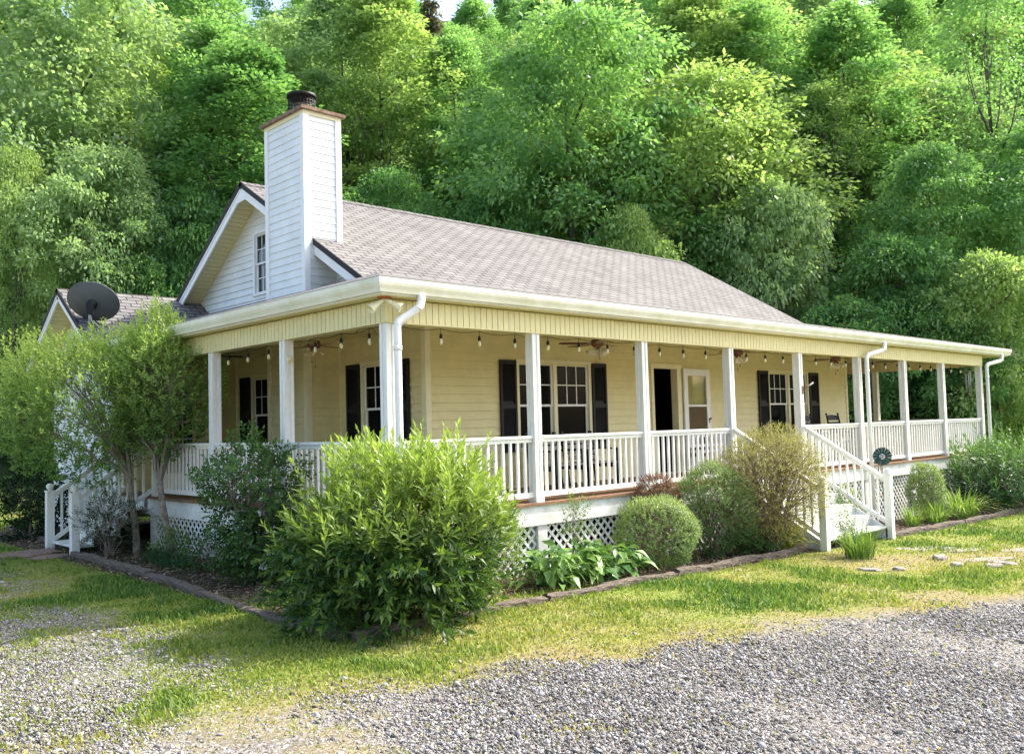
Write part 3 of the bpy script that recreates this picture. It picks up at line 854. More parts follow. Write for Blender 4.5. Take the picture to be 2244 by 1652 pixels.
# string lights
SL = empty('string_light', (0.155, .16, 2.3), 'string of clear drop bulbs in black sockets hung along the porch beam', 'string light')
m = MB()
bx = list(np.arange(.33, 19.4, .652)); by = list(np.arange(.61, 8.3, .63))
path = []
for i, x in enumerate(bx[:-1]):
    for t in (0, .25, .5, .75): path.append((x + .652 * t, .185, 2.295 - .03 * math.sin(math.pi * t)))
path.append((bx[-1], .185, 2.295)); m.tube(path, .004, 4)
path = [(.33, .185, 2.295)]
for i, y in enumerate(by[:-1]):
    for t in (0, .25, .5, .75): path.append((.185, y + .63 * t, 2.295 - .03 * math.sin(math.pi * t)))
m.tube(path, .004, 4)
m.build('cord', BLACK, SL)
def bulb_mesh():
    m = MB(); m.tube([(0, 0, 0), (0, 0, -.06)], .004, 5); m.lathe((0, 0, -.06), [(.001, .005), (.012, 0), (.02, -.02), (.021, -.06), (.018, -.062), (.001, -.062)], 10)
    s = m.build('socket', BLACK); me1 = s.data; bpy.data.objects.remove(s)
    m = MB(); m.lathe((0, 0, -.121), [(.012, 0), (.02, -.02), (.024, -.05), (.018, -.072), (.001, -.08)], 10)
    s = m.build('bulb', AMBER); me2 = s.data; bpy.data.objects.remove(s)
    return me1, me2
B1, B2 = bulb_mesh()
for p in [(x, .185, 2.295) for x in bx] + [(.185, y, 2.295) for y in by]:
    s = link('socket', B1, SL); s.location = Vector(p) - SL.location
    b = link('bulb', B2, s)

# corner floodlight
F = empty('floodlight', (-.03, -.03, 2.60), 'twin head cream floodlight with rusty round plate on the porch corner', 'floodlight')
m = MB(); m.lathe((-.06, -.06, 2.598), [(.001, 0), (.085, 0), (.085, -.02), (.03, -.03), (.001, -.03)], 18); m.build('mounting_plate', mat('orange_rust', (.45, .13, .05), .8, .4, 20), F)
for ax in (nrm(V(-.75, .15, -.55)), nrm(V(.55, -.55, -.45))):
    o = V(-.06, -.06, 2.565)
    m = MB(); m.tube([o, o + ax * .05, o + ax * .10], [.018, .026, .03], 10); m.lathe(o + ax * .09, [(.028, 0), (.034, .05), (.055, .11), (.062, .135), (.058, .135), (.05, .115), (.001, .11)], 16, axis=ax)
    m.build('lamp_head', CREAMT, F)
# plant hook on the corner post
m = MB(); m.bar((.03, .146, 2.15), (.03, .146, 2.28), .02, .006, up=(0, 1, 0)); m.tube([(.03, .142, 2.27), (.03, .40, 2.275), (.03, .60, 2.28), (.03, .65, 2.265), (.03, .67, 2.245), (.03, .65, 2.23)], .004, 6); m.tube([(.03, .142, 2.16), (.03, .22, 2.18), (.03, .32, 2.268)], .0035, 6)
tag(m.build('plant_hook', IRON), 'black iron bracket hook on the corner porch post', 'hook')
# round plate on the side post
m = MB(); m.lathe((.075, 2.36 - .001, 2.03), [(.001, -.02), (.045, -.018), (.052, -.008), (.052, 0)], 20, axis=(0, 1, 0)); m.lathe((.05, 2.338, 2.02), [(.001, -.02), (.012, -.018), (.012, 0)], 10, axis=(0, 1, 0))
tag(m.build('junction_cover', CREAMT), 'round cream cover plate on the side porch post', 'cover plate')
# flag holder
fh = empty('flag_bracket', (9.83, 0, 1.6), 'rusty flag bracket with white pole stub on porch post above the steps', 'flag bracket')
m = MB(); m.bar((9.83, -.006, 1.50), (9.83, -.006, 1.66), .04, .012, up=(0, 1, 0)); m.tube([(9.83, -.01, 1.58), (9.85, -.06, 1.63), (9.88, -.12, 1.67)], .02, 10); m.build('bracket', RUST, fh)
m = MB(); m.tube([(9.88, -.12, 1.67), (9.92, -.18, 1.715)], .016, 10); m.build('pole_stub', WHITET, fh)
# wind chime
wc = empty('wind_chime', (18.85, .1, 2.29), 'metal tube wind chime hanging at the far end of the porch', 'wind chime')
m = MB(); m.tube([(18.85, .1, 2.30), (18.85, .1, 2.14)], .004, 4); m.lathe((18.85, .1, 2.12), [(.001, .02), (.08, .02), (.08, 0), (.001, 0)], 14); m.build('top_disc', BARK, wc)
for k in range(5):
    a = 2 * math.pi * k / 5
    m = MB(); m.tube([(18.85 + .06 * math.cos(a), .1 + .06 * math.sin(a), 2.10), (18.85 + .06 * math.cos(a), .1 + .06 * math.sin(a), 1.72 - .05 * k)], .011, 8); m.build('tube', GALV, wc)
m = MB(); m.tube([(18.85, .1, 2.12), (18.85, .1, 1.42)], .003, 4); m.lathe((18.85, .1, 1.5), [(.001, 0), (.05, .01), (.05, .02), (.001, .03)], 12); m.build('clapper', BARK, wc)

# rocking chairs
def rocker(x, y, rot, label):
    t = empty('rocking_chair', (x, y, 0), label, 'rocking chair', 'black rocking chairs on the porch'); t.rotation_euler = (0, 0, rot); L0 = (0, 0, 0)
    up = V(0, -.22, 1)
    for sx in (-1, 1):
        m = MB(); m.tube([(sx * .27, -.45 + .1 * k, .03 + .09 * ((k - 4.5) / 4.5) ** 2) for k in range(10)], .018, 8); m.build('rocker', BLACK, t, L0)
        b0 = V(sx * .25, -.12, .06)
        m = MB(); m.tube([b0 + up * .0, b0 + up * .40, b0 + up * 1.02], [.022, .024, .018], 8); m.ball(b0 + up * 1.05, .028, 8); m.build('back_post', BLACK, t, L0)
        m = MB(); m.tube([(sx * .27, .33, .06), (sx * .27, .33, .66)], .022, 8); m.build('front_leg', BLACK, t, L0)
        m = MB(); m.obox((0, 0, 0), (1, 0, 0), (0, 1, 0), (0, 0, 1), sx * .29 - .05, sx * .29 + .05, -.22, .38, .66, .685); m.build('armrest', BLACK, t, L0)
    m = MB(); m.obox((0, 0, 0), (1, 0, 0), (0, 1, .08), (0, 0, 1), -.27, .27, -.2, .36, .41, .45); m.build('seat', BLACK, t, L0)
    for k, zz in enumerate((.62, .77, .90)):
        m = MB(); h = .09 + .02 * (k == 2)
        for j in range(6):
            u0, u1 = -.24 + .08 * j, -.16 + .08 * j
            bow = lambda u: .04 * (1 - (u / .24) ** 2)
            for s in (0, .02):
                p = [V(u0, -.12, .06) + up * (zz) + V(0, -bow(u0) - s, 0), V(u1, -.12, .06) + up * zz + V(0, -bow(u1) - s, 0)]
                tops = [q + up * (h + (bow(u) * .6 if k == 2 else 0)) for q, u in zip(p, (u0, u1))]
                m.poly([p[0], p[1], tops[1], tops[0]])
            m.poly([tops[0], tops[1], tops[1] + V(0, .02, 0), tops[0] + V(0, .02, 0)])
        m.build('back_slat', BLACK, t, L0)
rocker(13.55, 1.55, math.pi + .15, 'black ladderback rocking chair nearer the porch steps, beside the window shutter')
rocker(14.75, 1.55, math.pi - .1, 'black ladderback rocking chair nearer the end of the front wall')

# slatted chairs behind the rail by the wide window
def slat_chair(x, y, rot, label):
    t = empty('slatted_armchair', (x, y, 0), label, 'armchair', 'taupe slatted armchairs'); t.rotation_euler = (0, 0, rot); L0 = (0, 0, 0)
    m = MB()
    for k in range(5): m.obox((0, 0, 0), (1, 0, 0), (0, 0, 1), (0, 1, 0), -.30, .30, .43 + .095 * k, .43 + .095 * k + .07, -.24 - .03 * k, -.215 - .03 * k)
    m.build('back', TAUPE, t, L0)
    m = MB()
    for k in range(5): m.obox((0, 0, 0), (1, 0, 0), (0, 1, 0), (0, 0, 1), -.30, .30, -.22 + .11 * k, -.22 + .11 * k + .085, .38, .405)
    m.build('seat', TAUPE, t, L0)
    for sx in (-1, 1):
        m = MB(); m.bar((sx * .33, -.22, 0), (sx * .33, -.38, .92), .045, .05, up=(0, 1, 0)); m.build('back_leg', BLACK, t, L0)
        m = MB(); m.bar((sx * .33, .30, 0), (sx * .33, .27, .60), .045, .05, up=(0, 1, 0)); m.build('front_leg', BLACK, t, L0)
        m = MB(); m.obox((0, 0, 0), (1, 0, 0), (0, 1, 0), (0, 0, 1), sx * .33 - .045, sx * .33 + .045, -.30, .34, .602, .63); m.build('armrest', BLACK, t, L0)
        m = MB(); m.obox((0, 0, 0), (1, 0, 0), (0, 1, 0), (0, 0, 1), sx * .31 - .015, sx * .31 + .015, -.22, .28, .30, .38); m.build('apron', BLACK, t, L0)
slat_chair(4.45, 1.5, math.pi, 'taupe slatted armchair with dark frame behind the rail, nearer the big corner bush')
slat_chair(5.35, 1.55, math.pi - .1, 'taupe slatted armchair with dark frame behind the rail, nearer the open front door')
# white bench by the storm door
t = empty('white_bench', (9.55, 1.95, 0), 'white slatted bench under the open storm door', 'bench'); L0 = (0, 0, 0)
m = MB(); m.box((-.7, -.2, .40), (.7, .18, .44)); m.build('seat', WHITET, t, L0)
m = MB(); m.box((-.7, .10, .70), (.7, .13, .80)); m.box((-.7, .10, .50), (.7, .13, .56)); [m.box((-.6 + .15 * k, .105, .561), (-.55 + .15 * k, .125, .699)) for k in range(9)]; m.build('backrest', WHITET, t, L0)
for sx in (-.67, .62):
    for sy in (-.18, .11):
        m = MB(); m.box((sx, sy, 0), (sx + .05, sy + .04, .3995)); m.build('leg', WHITET, t, L0)

# satellite dish
ds = empty('satellite_dish', (-.32, 9.0, 3.1), 'dark grey oval satellite dish on a short mast on the wing roof', 'satellite dish')
c = V(-.25, 9.0, 3.60); ax = nrm(V(.42, .62, .48)); s1 = nrm(np.cross(ax, V(0, 0, 1))); s2 = np.cross(s1, ax); s1, s2 = s1 * .96 - s2 * .28, s2 * .96 + s1 * .28
m = MB(); rows = []
for r in np.linspace(0, 1, 8):
    rows.append([c + ax * (-.10 + .12 * r * r) + s1 * (.47 * r * math.cos(a)) + s2 * (.40 * r * math.sin(a)) for a in np.linspace(0, 2 * math.pi, 33)[:-1]])
for a, b in zip(rows[:-1], rows[1:]):
    for k in range(32):
        j = (k + 1) % 32
        m.poly([a[k], a[j], b[j], b[k]], smooth=True); m.poly([a[k] - ax * .012, b[k] - ax * .012, b[j] - ax * .012, a[j] - ax * .012], smooth=True)
for k in range(32):
    j = (k + 1) % 32; m.poly([rows[-1][k], rows[-1][j], rows[-1][j] - ax * .016, rows[-1][k] - ax * .016])
m.build('reflector', DISHM, ds)
m = MB(); b0 = c - ax * .12
m.lathe(b0, [(.10, .0), (.10, -.04), (.07, -.06), (.05, -.14), (.001, -.14)], 14, axis=ax); m.obox(b0 - ax * .14, s1, V(0, 0, 1), np.cross(s1, V(0, 0, 1)), -.06, .06, -.14, .06, -.04, .04)
m.build('bracket', IRON, ds)
m = MB(); m.tube([b0 - ax * .13 + V(0, 0, -.05), b0 - ax * .14 + V(0, 0, -.25), V(-.30, 8.93, float(wz(8.93)) + .01)], .03, 10); m.bar(b0 - ax * .14 + V(0, 0, -.22), V(-.05, 8.75, float(wz(8.75)) + .01), .025, .025); m.build('mast', GALV, ds)
m = MB(); m.tube([b0 - ax * .02 - s2 * .05, c + ax * .25 - s2 * .42, c + ax * .42 - s2 * .38], .014, 8); m.obox(c + ax * .42 - s2 * .36, s1, s2, ax, -.05, .05, -.05, .05, -.06, .05); m.build('feed_arm', GALV, ds)

# garden windmill
wm = empty('garden_windmill', (10.9, -1.0, float(gz(10.9, -1))), 'small dark teal garden windmill behind the stair newel', 'garden ornament')
hub = V(10.9, -1.02, .26); ax = nrm(V(CAM_POS[0] - 10.9, CAM_POS[1] + 1.0, .2) + V(2, -1, 0))
s1 = nrm(np.cross(V(0, 0, 1), ax)); s2 = np.cross(ax, s1)
for k in range(14):
    a = 2 * math.pi * k / 14; d = s1 * math.cos(a) + s2 * math.sin(a); e = -s1 * math.sin(a) + s2 * math.cos(a)
    m = MB(); p = [hub + d * .05 - e * .012, hub + d * .05 + e * .012 + ax * .008, hub + d * .17 + e * .042 + ax * .02, hub + d * .17 - e * .03 - ax * .005]
    m.poly(p); m.poly([q - ax * .003 for q in p[::-1]]); m.build('vane', WMILL, wm)
m = MB(); m.lathe(hub - ax * .02, [(.001, 0), (.045, 0), (.045, .03), (.001, .035)], 12, axis=ax); m.build('hub', GALV, wm)
m = MB()
zg = float(gz(10.9, -1)) - .05
for (dx, dy) in ((-.09, -.09), (.09, -.09), (0, .1)): m.bar((10.9 + dx, -1 + dy, zg), (10.9 + dx * .2, -.96 + dy * .2, .24), .014, .014)
for zz in (-.9, -.5, -.1): m.box((10.9 - .07, -1.06, zz), (10.9 + .07, -.92, zz + .012))
m.build('tower', RUST, wm)
m = MB(); m.bar(hub, hub - ax * .30, .012, .012); m.poly([hub - ax * .24 + V(0, 0, .06), hub - ax * .36 + V(0, 0, .08), hub - ax * .36 - V(0, 0, .08), hub - ax * .24 - V(0, 0, .06)]); m.build('tail', WMILL, wm)

# landscape timbers ------------------------------------------------
def timber(p, q, label, w=.13, h=.095, sink=.012):
    p, q = V(*p), V(*q); L = float(np.linalg.norm(q - p)); d = (q - p) / L; s = V(-d[1], d[0])
    n = max(6, int(L / .12)); m = MB(); rings = []
    sd = random.random() * 99
    for i in range(n + 1):
        t = i / n; c = p + (q - p) * t; z0 = float(gz(c[0], c[1]))
        ring = []
        for k in range(10):
            a = 2 * math.pi * (k + .5) / 10
            ca, sa = math.cos(a), math.sin(a)
            r = 1 + .10 * math.sin(i * 1.7 + k * 2.3 + sd) + .07 * math.sin(i * .6 + k * 5 + sd)
            x = math.copysign(min(abs(ca) ** .6, 1), ca) * w / 2 * r; z = math.copysign(min(abs(sa) ** .6, 1), sa) * h / 2 * r
            ring.append((c[0] + s[0] * x + d[0] * .03 * math.sin(k * 3 + sd) * (i in (0, n)), c[1] + s[1] * x, z0 + h * .42 - sink + z + .012 * math.sin(i * .45 + sd)))
        rings.append(ring)
    for a, b in zip(rings[:-1], rings[1:]):
        for k in range(10):
            j = (k + 1) % 10; m.poly([a[k], a[j], b[j], b[k]])
    m.poly(rings[0][::-1]); m.poly(rings[-1])
    o = m.build('landscape_timber', TIMBER)
    tag(o, label, 'landscape timber', 'weathered timbers edging the beds')
timber((-1.62, -1.62), (.95, -1.54), 'grey split timber running from under the big corner bush along the front lawn')
timber((1.0, -1.53), (3.5, -1.43), 'pale cracked timber in front of the broad leaved hosta plants')
timber((3.55, -1.43), (7.1, -1.36), 'dark rotting timber edging the bed before the clipped shrubs, ending at the steps', h=.11)
timber((-1.65, -1.55), (-1.62, -.02), 'dark grained timber at the shaded edge left of the corner bush')
timber((-1.60, .02), (-1.50, 1.75), 'sunken thin timber almost buried in grass between two thicker timbers', h=.07, sink=.01)
timber((-1.48, 1.78), (-1.36, 3.6), 'flat brown timber beside the mulch below the glossy leaved shrub', h=.10)
timber((-1.36, 3.62), (-1.30, 6.78), 'thick brown timber ending at the side stair newel post', h=.12)
timber((-1.0, 8.9), (-.75, 12.6), 'dark timber in shade beyond the side stairs below the rhododendron')
timber((10.0, -1.50), (13.6, -1.45), 'bleached timber right beside the front stair newel', h=.13)
timber((13.65, -1.45), (17.2, -1.62), 'brown timber in front of the arching daylilies and far shrub', h=.13)
timber((-.22, 2.25), (-.33, .55), 'old timber lying against the lattice behind the corner bush', h=.10)

# stones -----------------------------------------------------------
def stone(x, y, rx, ry, h, label, name='rock', mt=STONE, rot=0.0, cat='rock'):
    sd = RNG.random() * 50; n = 11; m = MB(); z = float(gz(x, y))
    ca, sa = math.cos(rot), math.sin(rot)
    def ring(k, zz):
        out = []
        for j in range(n):
            a = 2 * math.pi * j / n; r = k * (1 + .16 * math.sin(2 * a + sd) + .10 * math.sin(5 * a + 2 * sd))
            u, v = rx * r * math.cos(a), ry * r * math.sin(a)
            out.append((x + u * ca - v * sa, y + u * sa + v * ca, z + zz + h * .15 * math.sin(3 * a + sd) * (k < 1)))
        return out
    R = [ring(1.0, -.03), ring(1.0, h * .55), ring(.86, h)]
    for a, b in zip(R[:-1], R[1:]):
        for j in range(n): m.poly([a[j], a[(j + 1) % n], b[(j + 1) % n], b[j]])
    m.poly(R[-1])
    tag(m.build(name, mt), label, cat, 'stones along the path to the steps')
for a in [
    (6.08, -3.30, .10, .08, .07, 'small white stone at the lawn edge before the grass clump'),
    (5.75, -3.05, .14, .11, .06, 'brown and pale stone next to the small white stone'),
    (7.67, -3.24, .17, .11, .10, 'dark brown upright rock lying among the path slabs'),
    (7.05, -3.70, .12, .09, .08, 'tilted pale stone below the dark brown rock'),
    (7.30, -4.10, .16, .10, .07, 'pale wedge stone beside the gravel edge'),
    (7.75, -4.05, .22, .14, .05, 'flat pale double stone near the gravel drive')]:
    stone(*a[:4], a[4] * .55, a[5], rot=RNG.random() * 3)
for a in [
    (8.01, -3.75, .42, .18, 'long cream slab in the worn path, second from the gravel'),
    (8.75, -2.55, .50, .25, 'wide cracked grey slab at the foot of the front steps'),
    (8.95, -3.10, .32, .15, 'narrow cream slab in the middle of the worn path'),
    (9.70, -3.80, .42, .18, 'cream slab at the far side of the path beside the bright lawn'),
    (8.15, -4.75, .36, .20, 'pale slab at the edge of the gravel drive'),
    (9.10, -4.15, .30, .15, 'small cream slab in the bright grass right of the path')]:
    stone(a[0], a[1], a[2], a[3], .014, a[4], 'stepping_stone', rot=-.7 + RNG.random() * .2, cat='stepping stone')
stone(-1.75, 7.75, .62, .38, .03, 'reddish flagstone at the foot of the side stairs', 'flagstone', REDSTONE, .1, 'flagstone')
stone(-1.62, 7.0, .35, .22, .025, 'small reddish flagstone by the nearer side newel post', 'flagstone', REDSTONE, .6, 'flagstone')
# ------------------------------------------------------------------ plants
def rdir(n, up=0.0):
    v = RNG.normal(size=(n, 3)); v[:, 2] += up
    return nrm(v)

def add_leaves(nm, P, D, Nn, L, W, tone, fold=True, curl=.12):
    n = len(P); L = np.broadcast_to(L, (n,))[:, None]; W = np.broadcast_to(W, (n,))[:, None]
    S = nrm(np.cross(D, Nn)); Nn = nrm(np.cross(S, D))
    mid = P + D * L * .45
    tip = P + D * L - Nn * L * curl
    if fold:
        v = np.stack([P, mid + S * W / 2 + Nn * W * .18, mid, mid - S * W / 2 + Nn * W * .18, tip], 1)
        b = np.arange(n)[:, None] * 5
        f = np.concatenate([b + [0, 1, 2], b + [0, 2, 3], b + [1, 4, 2], b + [2, 4, 3]], 1).reshape(-1, 3)
        nm.add(v.reshape(-1, 3), f, np.repeat(tone, 4))
    else:
        v = np.stack([P, mid + S * W / 2, tip, mid - S * W / 2], 1)
        f = np.arange(n)[:, None] * 4 + np.array([0, 1, 2, 3])
        nm.add(v.reshape(-1, 3), f, tone)

def add_shoots(nm, B, A, SL, m, L, W, ang0, ang1, tone, tone_tip=.25, fold=True, curl=.12, jit=.25):
    """m leaves round every shoot; B base, A axis; leaves open from ang1 at the tip to ang0 at the base"""
    n = len(B); SL = np.broadcast_to(SL, (n,))
    R = nrm(np.cross(A, rdir(n))); Q = np.cross(A, R)
    t = np.linspace(.05, 1, m)[None, :] + RNG.uniform(-.03, .03, (n, m))
    ph = np.arange(m)[None, :] * 2.39996 + RNG.uniform(0, 6.28, (n, 1))
    rad = R[:, None] * np.cos(ph)[..., None] + Q[:, None] * np.sin(ph)[..., None]
    an = ang0 + (ang1 - ang0) * t + RNG.normal(0, jit * .5, (n, m))
    D = nrm(A[:, None] * np.cos(an)[..., None] + rad * np.sin(an)[..., None] + RNG.normal(0, jit * .4, (n, m, 3)))
    P = B[:, None] + A[:, None] * (t * SL[:, None])[..., None]
    Nn = nrm(A[:, None] * np.sin(an)[..., None] - rad * np.cos(an)[..., None] + RNG.normal(0, .2, (n, m, 3)))
    tn = np.clip(tone[:, None] + tone_tip * (t - .5) + RNG.normal(0, .10, (n, m)), 0, 1)
    sz = RNG.uniform(.7, 1.15, (n, m)) * (1.08 - .35 * t)
    add_leaves(nm, P.reshape(-1, 3), D.reshape(-1, 3), Nn.reshape(-1, 3), (L * sz).ravel(), (W * sz).ravel(), tn.ravel(), fold, curl)

def add_tubes(nm, paths, r0, r1, n=4, tone=.5):
    """paths: (k, s, 3) polylines, thin tapered tubes"""
    paths = np.asarray(paths, float); k, s, _ = paths.shape
    d = np.gradient(paths, axis=1); d = nrm(d)
    ref = nrm(np.cross(d, np.broadcast_to(nrm(RNG.normal(size=(k, 1, 3))), d.shape))); q = np.cross(d, ref)
    r = (np.broadcast_to(np.asarray(r0, float), (k,))[:, None] * (1 - np.linspace(0, 1, s)) + np.broadcast_to(np.asarray(r1, float), (k,))[:, None] * np.linspace(0, 1, s))
    a = 2 * np.pi * np.arange(n) / n
    v = paths[:, :, None] + (ref[:, :, None] * np.cos(a)[None, None, :, None] + q[:, :, None] * np.sin(a)[None, None, :, None]) * r[:, :, None, None]
    i = np.arange(k)[:, None, None] * s * n + np.arange(s - 1)[None, :, None] * n
    j = np.arange(n)[None, None, :]; j2 = (j + 1) % n
    f = np.stack([i + j, i + j2, i + n + j2, i + n + j], -1).reshape(-1, 4)
    nm.add(v.reshape(-1, 3), f, tone)

def curve_paths(A, B, s=6, sag=0.0, wob=.0):
    """smooth polylines from A to B rising first, then spreading"""
    t = np.linspace(0, 1, s)[None, :, None]
    A, B = np.asarray(A, float)[:, None], np.asarray(B, float)[:, None]
    p = A + (B - A) * t
    up = t * (1 - t) * np.linalg.norm(B - A, axis=-1, keepdims=True) * sag
    p = p + np.concatenate([np.zeros_like(up), np.zeros_like(up), up], -1)
    if wob: p = p + RNG.normal(0, wob, p.shape) * np.minimum(t * 3, 1)
    return p

def ellip(n, c, r, lo=.6, top=0.0, zmin=None, lump=.14, k=4):
    """points in the outer shell of a lumpy ellipsoid"""
    d = rdir(n, top); s = RNG.random(k) * 6.28
    f = 1 + lump * (np.sin(d[:, 0] * 5 + s[0]) * np.sin(d[:, 1] * 5 + s[1]) + .6 * np.sin(d[:, 2] * 6 + s[2] + d[:, 0] * 4))
    rr = (lo + (1 - lo) * RNG.random(n) ** .6) * f
    p = V(*c) + d * V(*r) * rr[:, None]
    if zmin is not None:
        bad = p[:, 2] < zmin; p[bad, 2] = zmin + RNG.random(bad.sum()) * .12
    return p, d

def plant(name, base, label, cat='shrub', group=None):
    return empty(name, (base[0], base[1], float(gz(base[0], base[1]))), label, cat, group)

def fin(t, nm, name, mt, smooth=False):
    return link(name, nm.mesh(name, mt, smooth), t)

LF = {
 'spear': leaf_mat('spear_leaf', (.028, .085, .020), (.36, .48, .085), .38, .45, .35),
 'gloss': leaf_mat('glossy_leaf', (.018, .06, .014), (.13, .25, .05), .25, .4, .3),
 'small': leaf_mat('small_tree_leaf', (.09, .20, .05), (.50, .62, .16), .45),
 'box': leaf_mat('box_leaf', (.06, .14, .04), (.36, .46, .14), .3, .45, .35),
 'dark': leaf_mat('dark_leaf', (.012, .028, .012), (.045, .08, .028), .15, .65, .08),
 'wine': leaf_mat('wine_leaf', (.05, .018, .022), (.24, .13, .07), .3),
 'twigl': leaf_mat('sparse_leaf', (.15, .14, .045), (.44, .42, .14), .35),
 'hosta': leaf_mat('broad_leaf', (.04, .13, .04), (.26, .42, .09), .3, .35, .4),
 'blade': leaf_mat('strap_leaf', (.04, .12, .035), (.32, .45, .09), .35),
 'deepg': leaf_mat('deep_green_blade', (.015, .06, .025), (.06, .14, .05), .3),
 'yellow': leaf_mat('yellow_leaf', (.30, .34, .03), (.55, .52, .04), .4),
 'feather': leaf_mat('feather_leaf', (.07, .15, .04), (.27, .36, .09), .4),
 'frond': leaf_mat('long_shrub_leaf', (.025, .09, .03), (.16, .29, .07), .3, .4, .4),
}
STEM = tone_mat('stem_brown', [(0, (.10, .07, .045)), (1, (.28, .22, .14))])
STEMG = tone_mat('stem_grey', [(0, (.16, .13, .10)), (1, (.36, .31, .24))])

# 1 the big corner bush
def spear_bush(name, base, c, r, n, label, lf, SL=.34, L=.135, W=.034, m=15, lowdroop=True, tone_top=.72):
    t = plant(name, base, label); nm = NM()
    P, d = ellip(n, c, r, .45, .25, zmin=t.location.z + .05)
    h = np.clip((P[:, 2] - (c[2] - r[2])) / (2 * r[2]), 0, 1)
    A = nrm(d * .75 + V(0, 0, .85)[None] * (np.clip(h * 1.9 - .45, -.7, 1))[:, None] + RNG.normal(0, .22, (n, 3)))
    tone = np.clip(.04 + (tone_top - .04) * np.clip((h - .36) / .42, 0, 1) + RNG.normal(0, .08, n), 0, 1)  # pale new growth on top; shrub shadow also put into the low tones
    sl = SL * RNG.uniform(.6, 1.25, n)
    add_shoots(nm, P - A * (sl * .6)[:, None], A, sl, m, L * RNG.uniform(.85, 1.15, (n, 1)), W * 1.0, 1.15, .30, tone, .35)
    # whips that stand out beyond the outline
    k = n // 14
    P2, d2 = ellip(k, c, r, .95, .8); A2 = nrm(d2 * .5 + V(0, 0, 1.) + RNG.normal(0, .2, (k, 3)))
    add_shoots(nm, P2 - A2 * .1, A2, SL * 1.05, m, L, W, 1.0, .25, np.full(k, tone_top), .3)
    fin(t, nm, 'foliage', LF[lf])
    nm = NM(); b = np.array(t.location)[None] + RNG.normal(0, .10, (60, 3)) * V(1, 1, 0)
    e, _ = ellip(60, c, np.array(r) * .8, .8, .3); add_tubes(nm, curve_paths(b, e, 7, .25, .015), .014, .004, 5, RNG.random(1)[0])
    fin(t, nm, 'stem', STEM)
    return t
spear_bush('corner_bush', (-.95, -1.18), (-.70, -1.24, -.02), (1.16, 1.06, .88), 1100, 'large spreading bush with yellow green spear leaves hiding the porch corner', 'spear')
# hanging lower sprays with broad old leaves
t = bpy.data.objects['corner_bush']; nm = NM()
k = 330; a = RNG.uniform(0, 6.28, k); rr = RNG.uniform(.55, 1.0, k)
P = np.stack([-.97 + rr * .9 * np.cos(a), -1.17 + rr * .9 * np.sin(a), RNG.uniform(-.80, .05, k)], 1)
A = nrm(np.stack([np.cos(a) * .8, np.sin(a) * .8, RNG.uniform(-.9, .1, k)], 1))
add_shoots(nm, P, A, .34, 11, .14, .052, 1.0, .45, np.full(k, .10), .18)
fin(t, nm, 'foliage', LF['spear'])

# 2 glossy shrub beside the post (camellia)
def broad_shrub(name, base, c, r, n, label, lf, L=.075, W=.042, m=7, SL=.14, stems=9, tone=(.2, .8), cat='shrub', stemm=STEMG, lo=.5, stem_r=.016, lump=.2, group=None):
    t = plant(name, base, label, cat, group); nm = NM()
    P, d = ellip(n, c, r, lo, .15, zmin=t.location.z + .04, lump=lump)
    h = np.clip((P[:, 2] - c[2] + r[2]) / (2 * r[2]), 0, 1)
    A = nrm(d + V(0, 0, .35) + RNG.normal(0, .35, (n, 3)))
    add_shoots(nm, P - A * SL * .4, A, SL, m, L, W, 1.25, .55, np.clip(tone[0] + (tone[1] - tone[0]) * h * RNG.uniform(.4, 1.2, n), 0, 1), .2)  # low leaves toned darker, shrub shadow put into the leaf colour
    fin(t, nm, 'foliage', LF[lf])
    nm = NM(); b = np.array(t.location)[None] + RNG.normal(0, .05, (stems, 3)) * V(1, 1, 0); b[:, 2] -= .05
    e, _ = ellip(stems, c, np.array(r) * .75, .7, .6); add_tubes(nm, curve_paths(b, e, 7, .15, .02), stem_r, stem_r * .3, 6, .5)
    e2, _ = ellip(stems * 8, c, np.array(r) * .9, .7, .3); b2 = np.repeat(b * .25 + e * .75, 8, 0); add_tubes(nm, curve_paths(b2, e2, 4, .0, .01), stem_r * .35, .002, 4, .6)
    fin(t, nm, 'stem', stemm)
    return t
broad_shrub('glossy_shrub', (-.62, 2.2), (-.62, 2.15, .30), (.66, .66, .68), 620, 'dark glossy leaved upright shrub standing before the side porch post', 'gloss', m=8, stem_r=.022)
t = bpy.data.objects['glossy_shrub']; nm = NM(); P, d = ellip(330, (-.60, 1.95, -.42), (.5, .5, .33), .4, 0)
add_shoots(nm, P, nrm(d + V(0, 0, .1)), .16, 8, .085, .045, 1.2, .6, np.full(330, .3), .2); fin(t, nm, 'foliage', LF['gloss'])

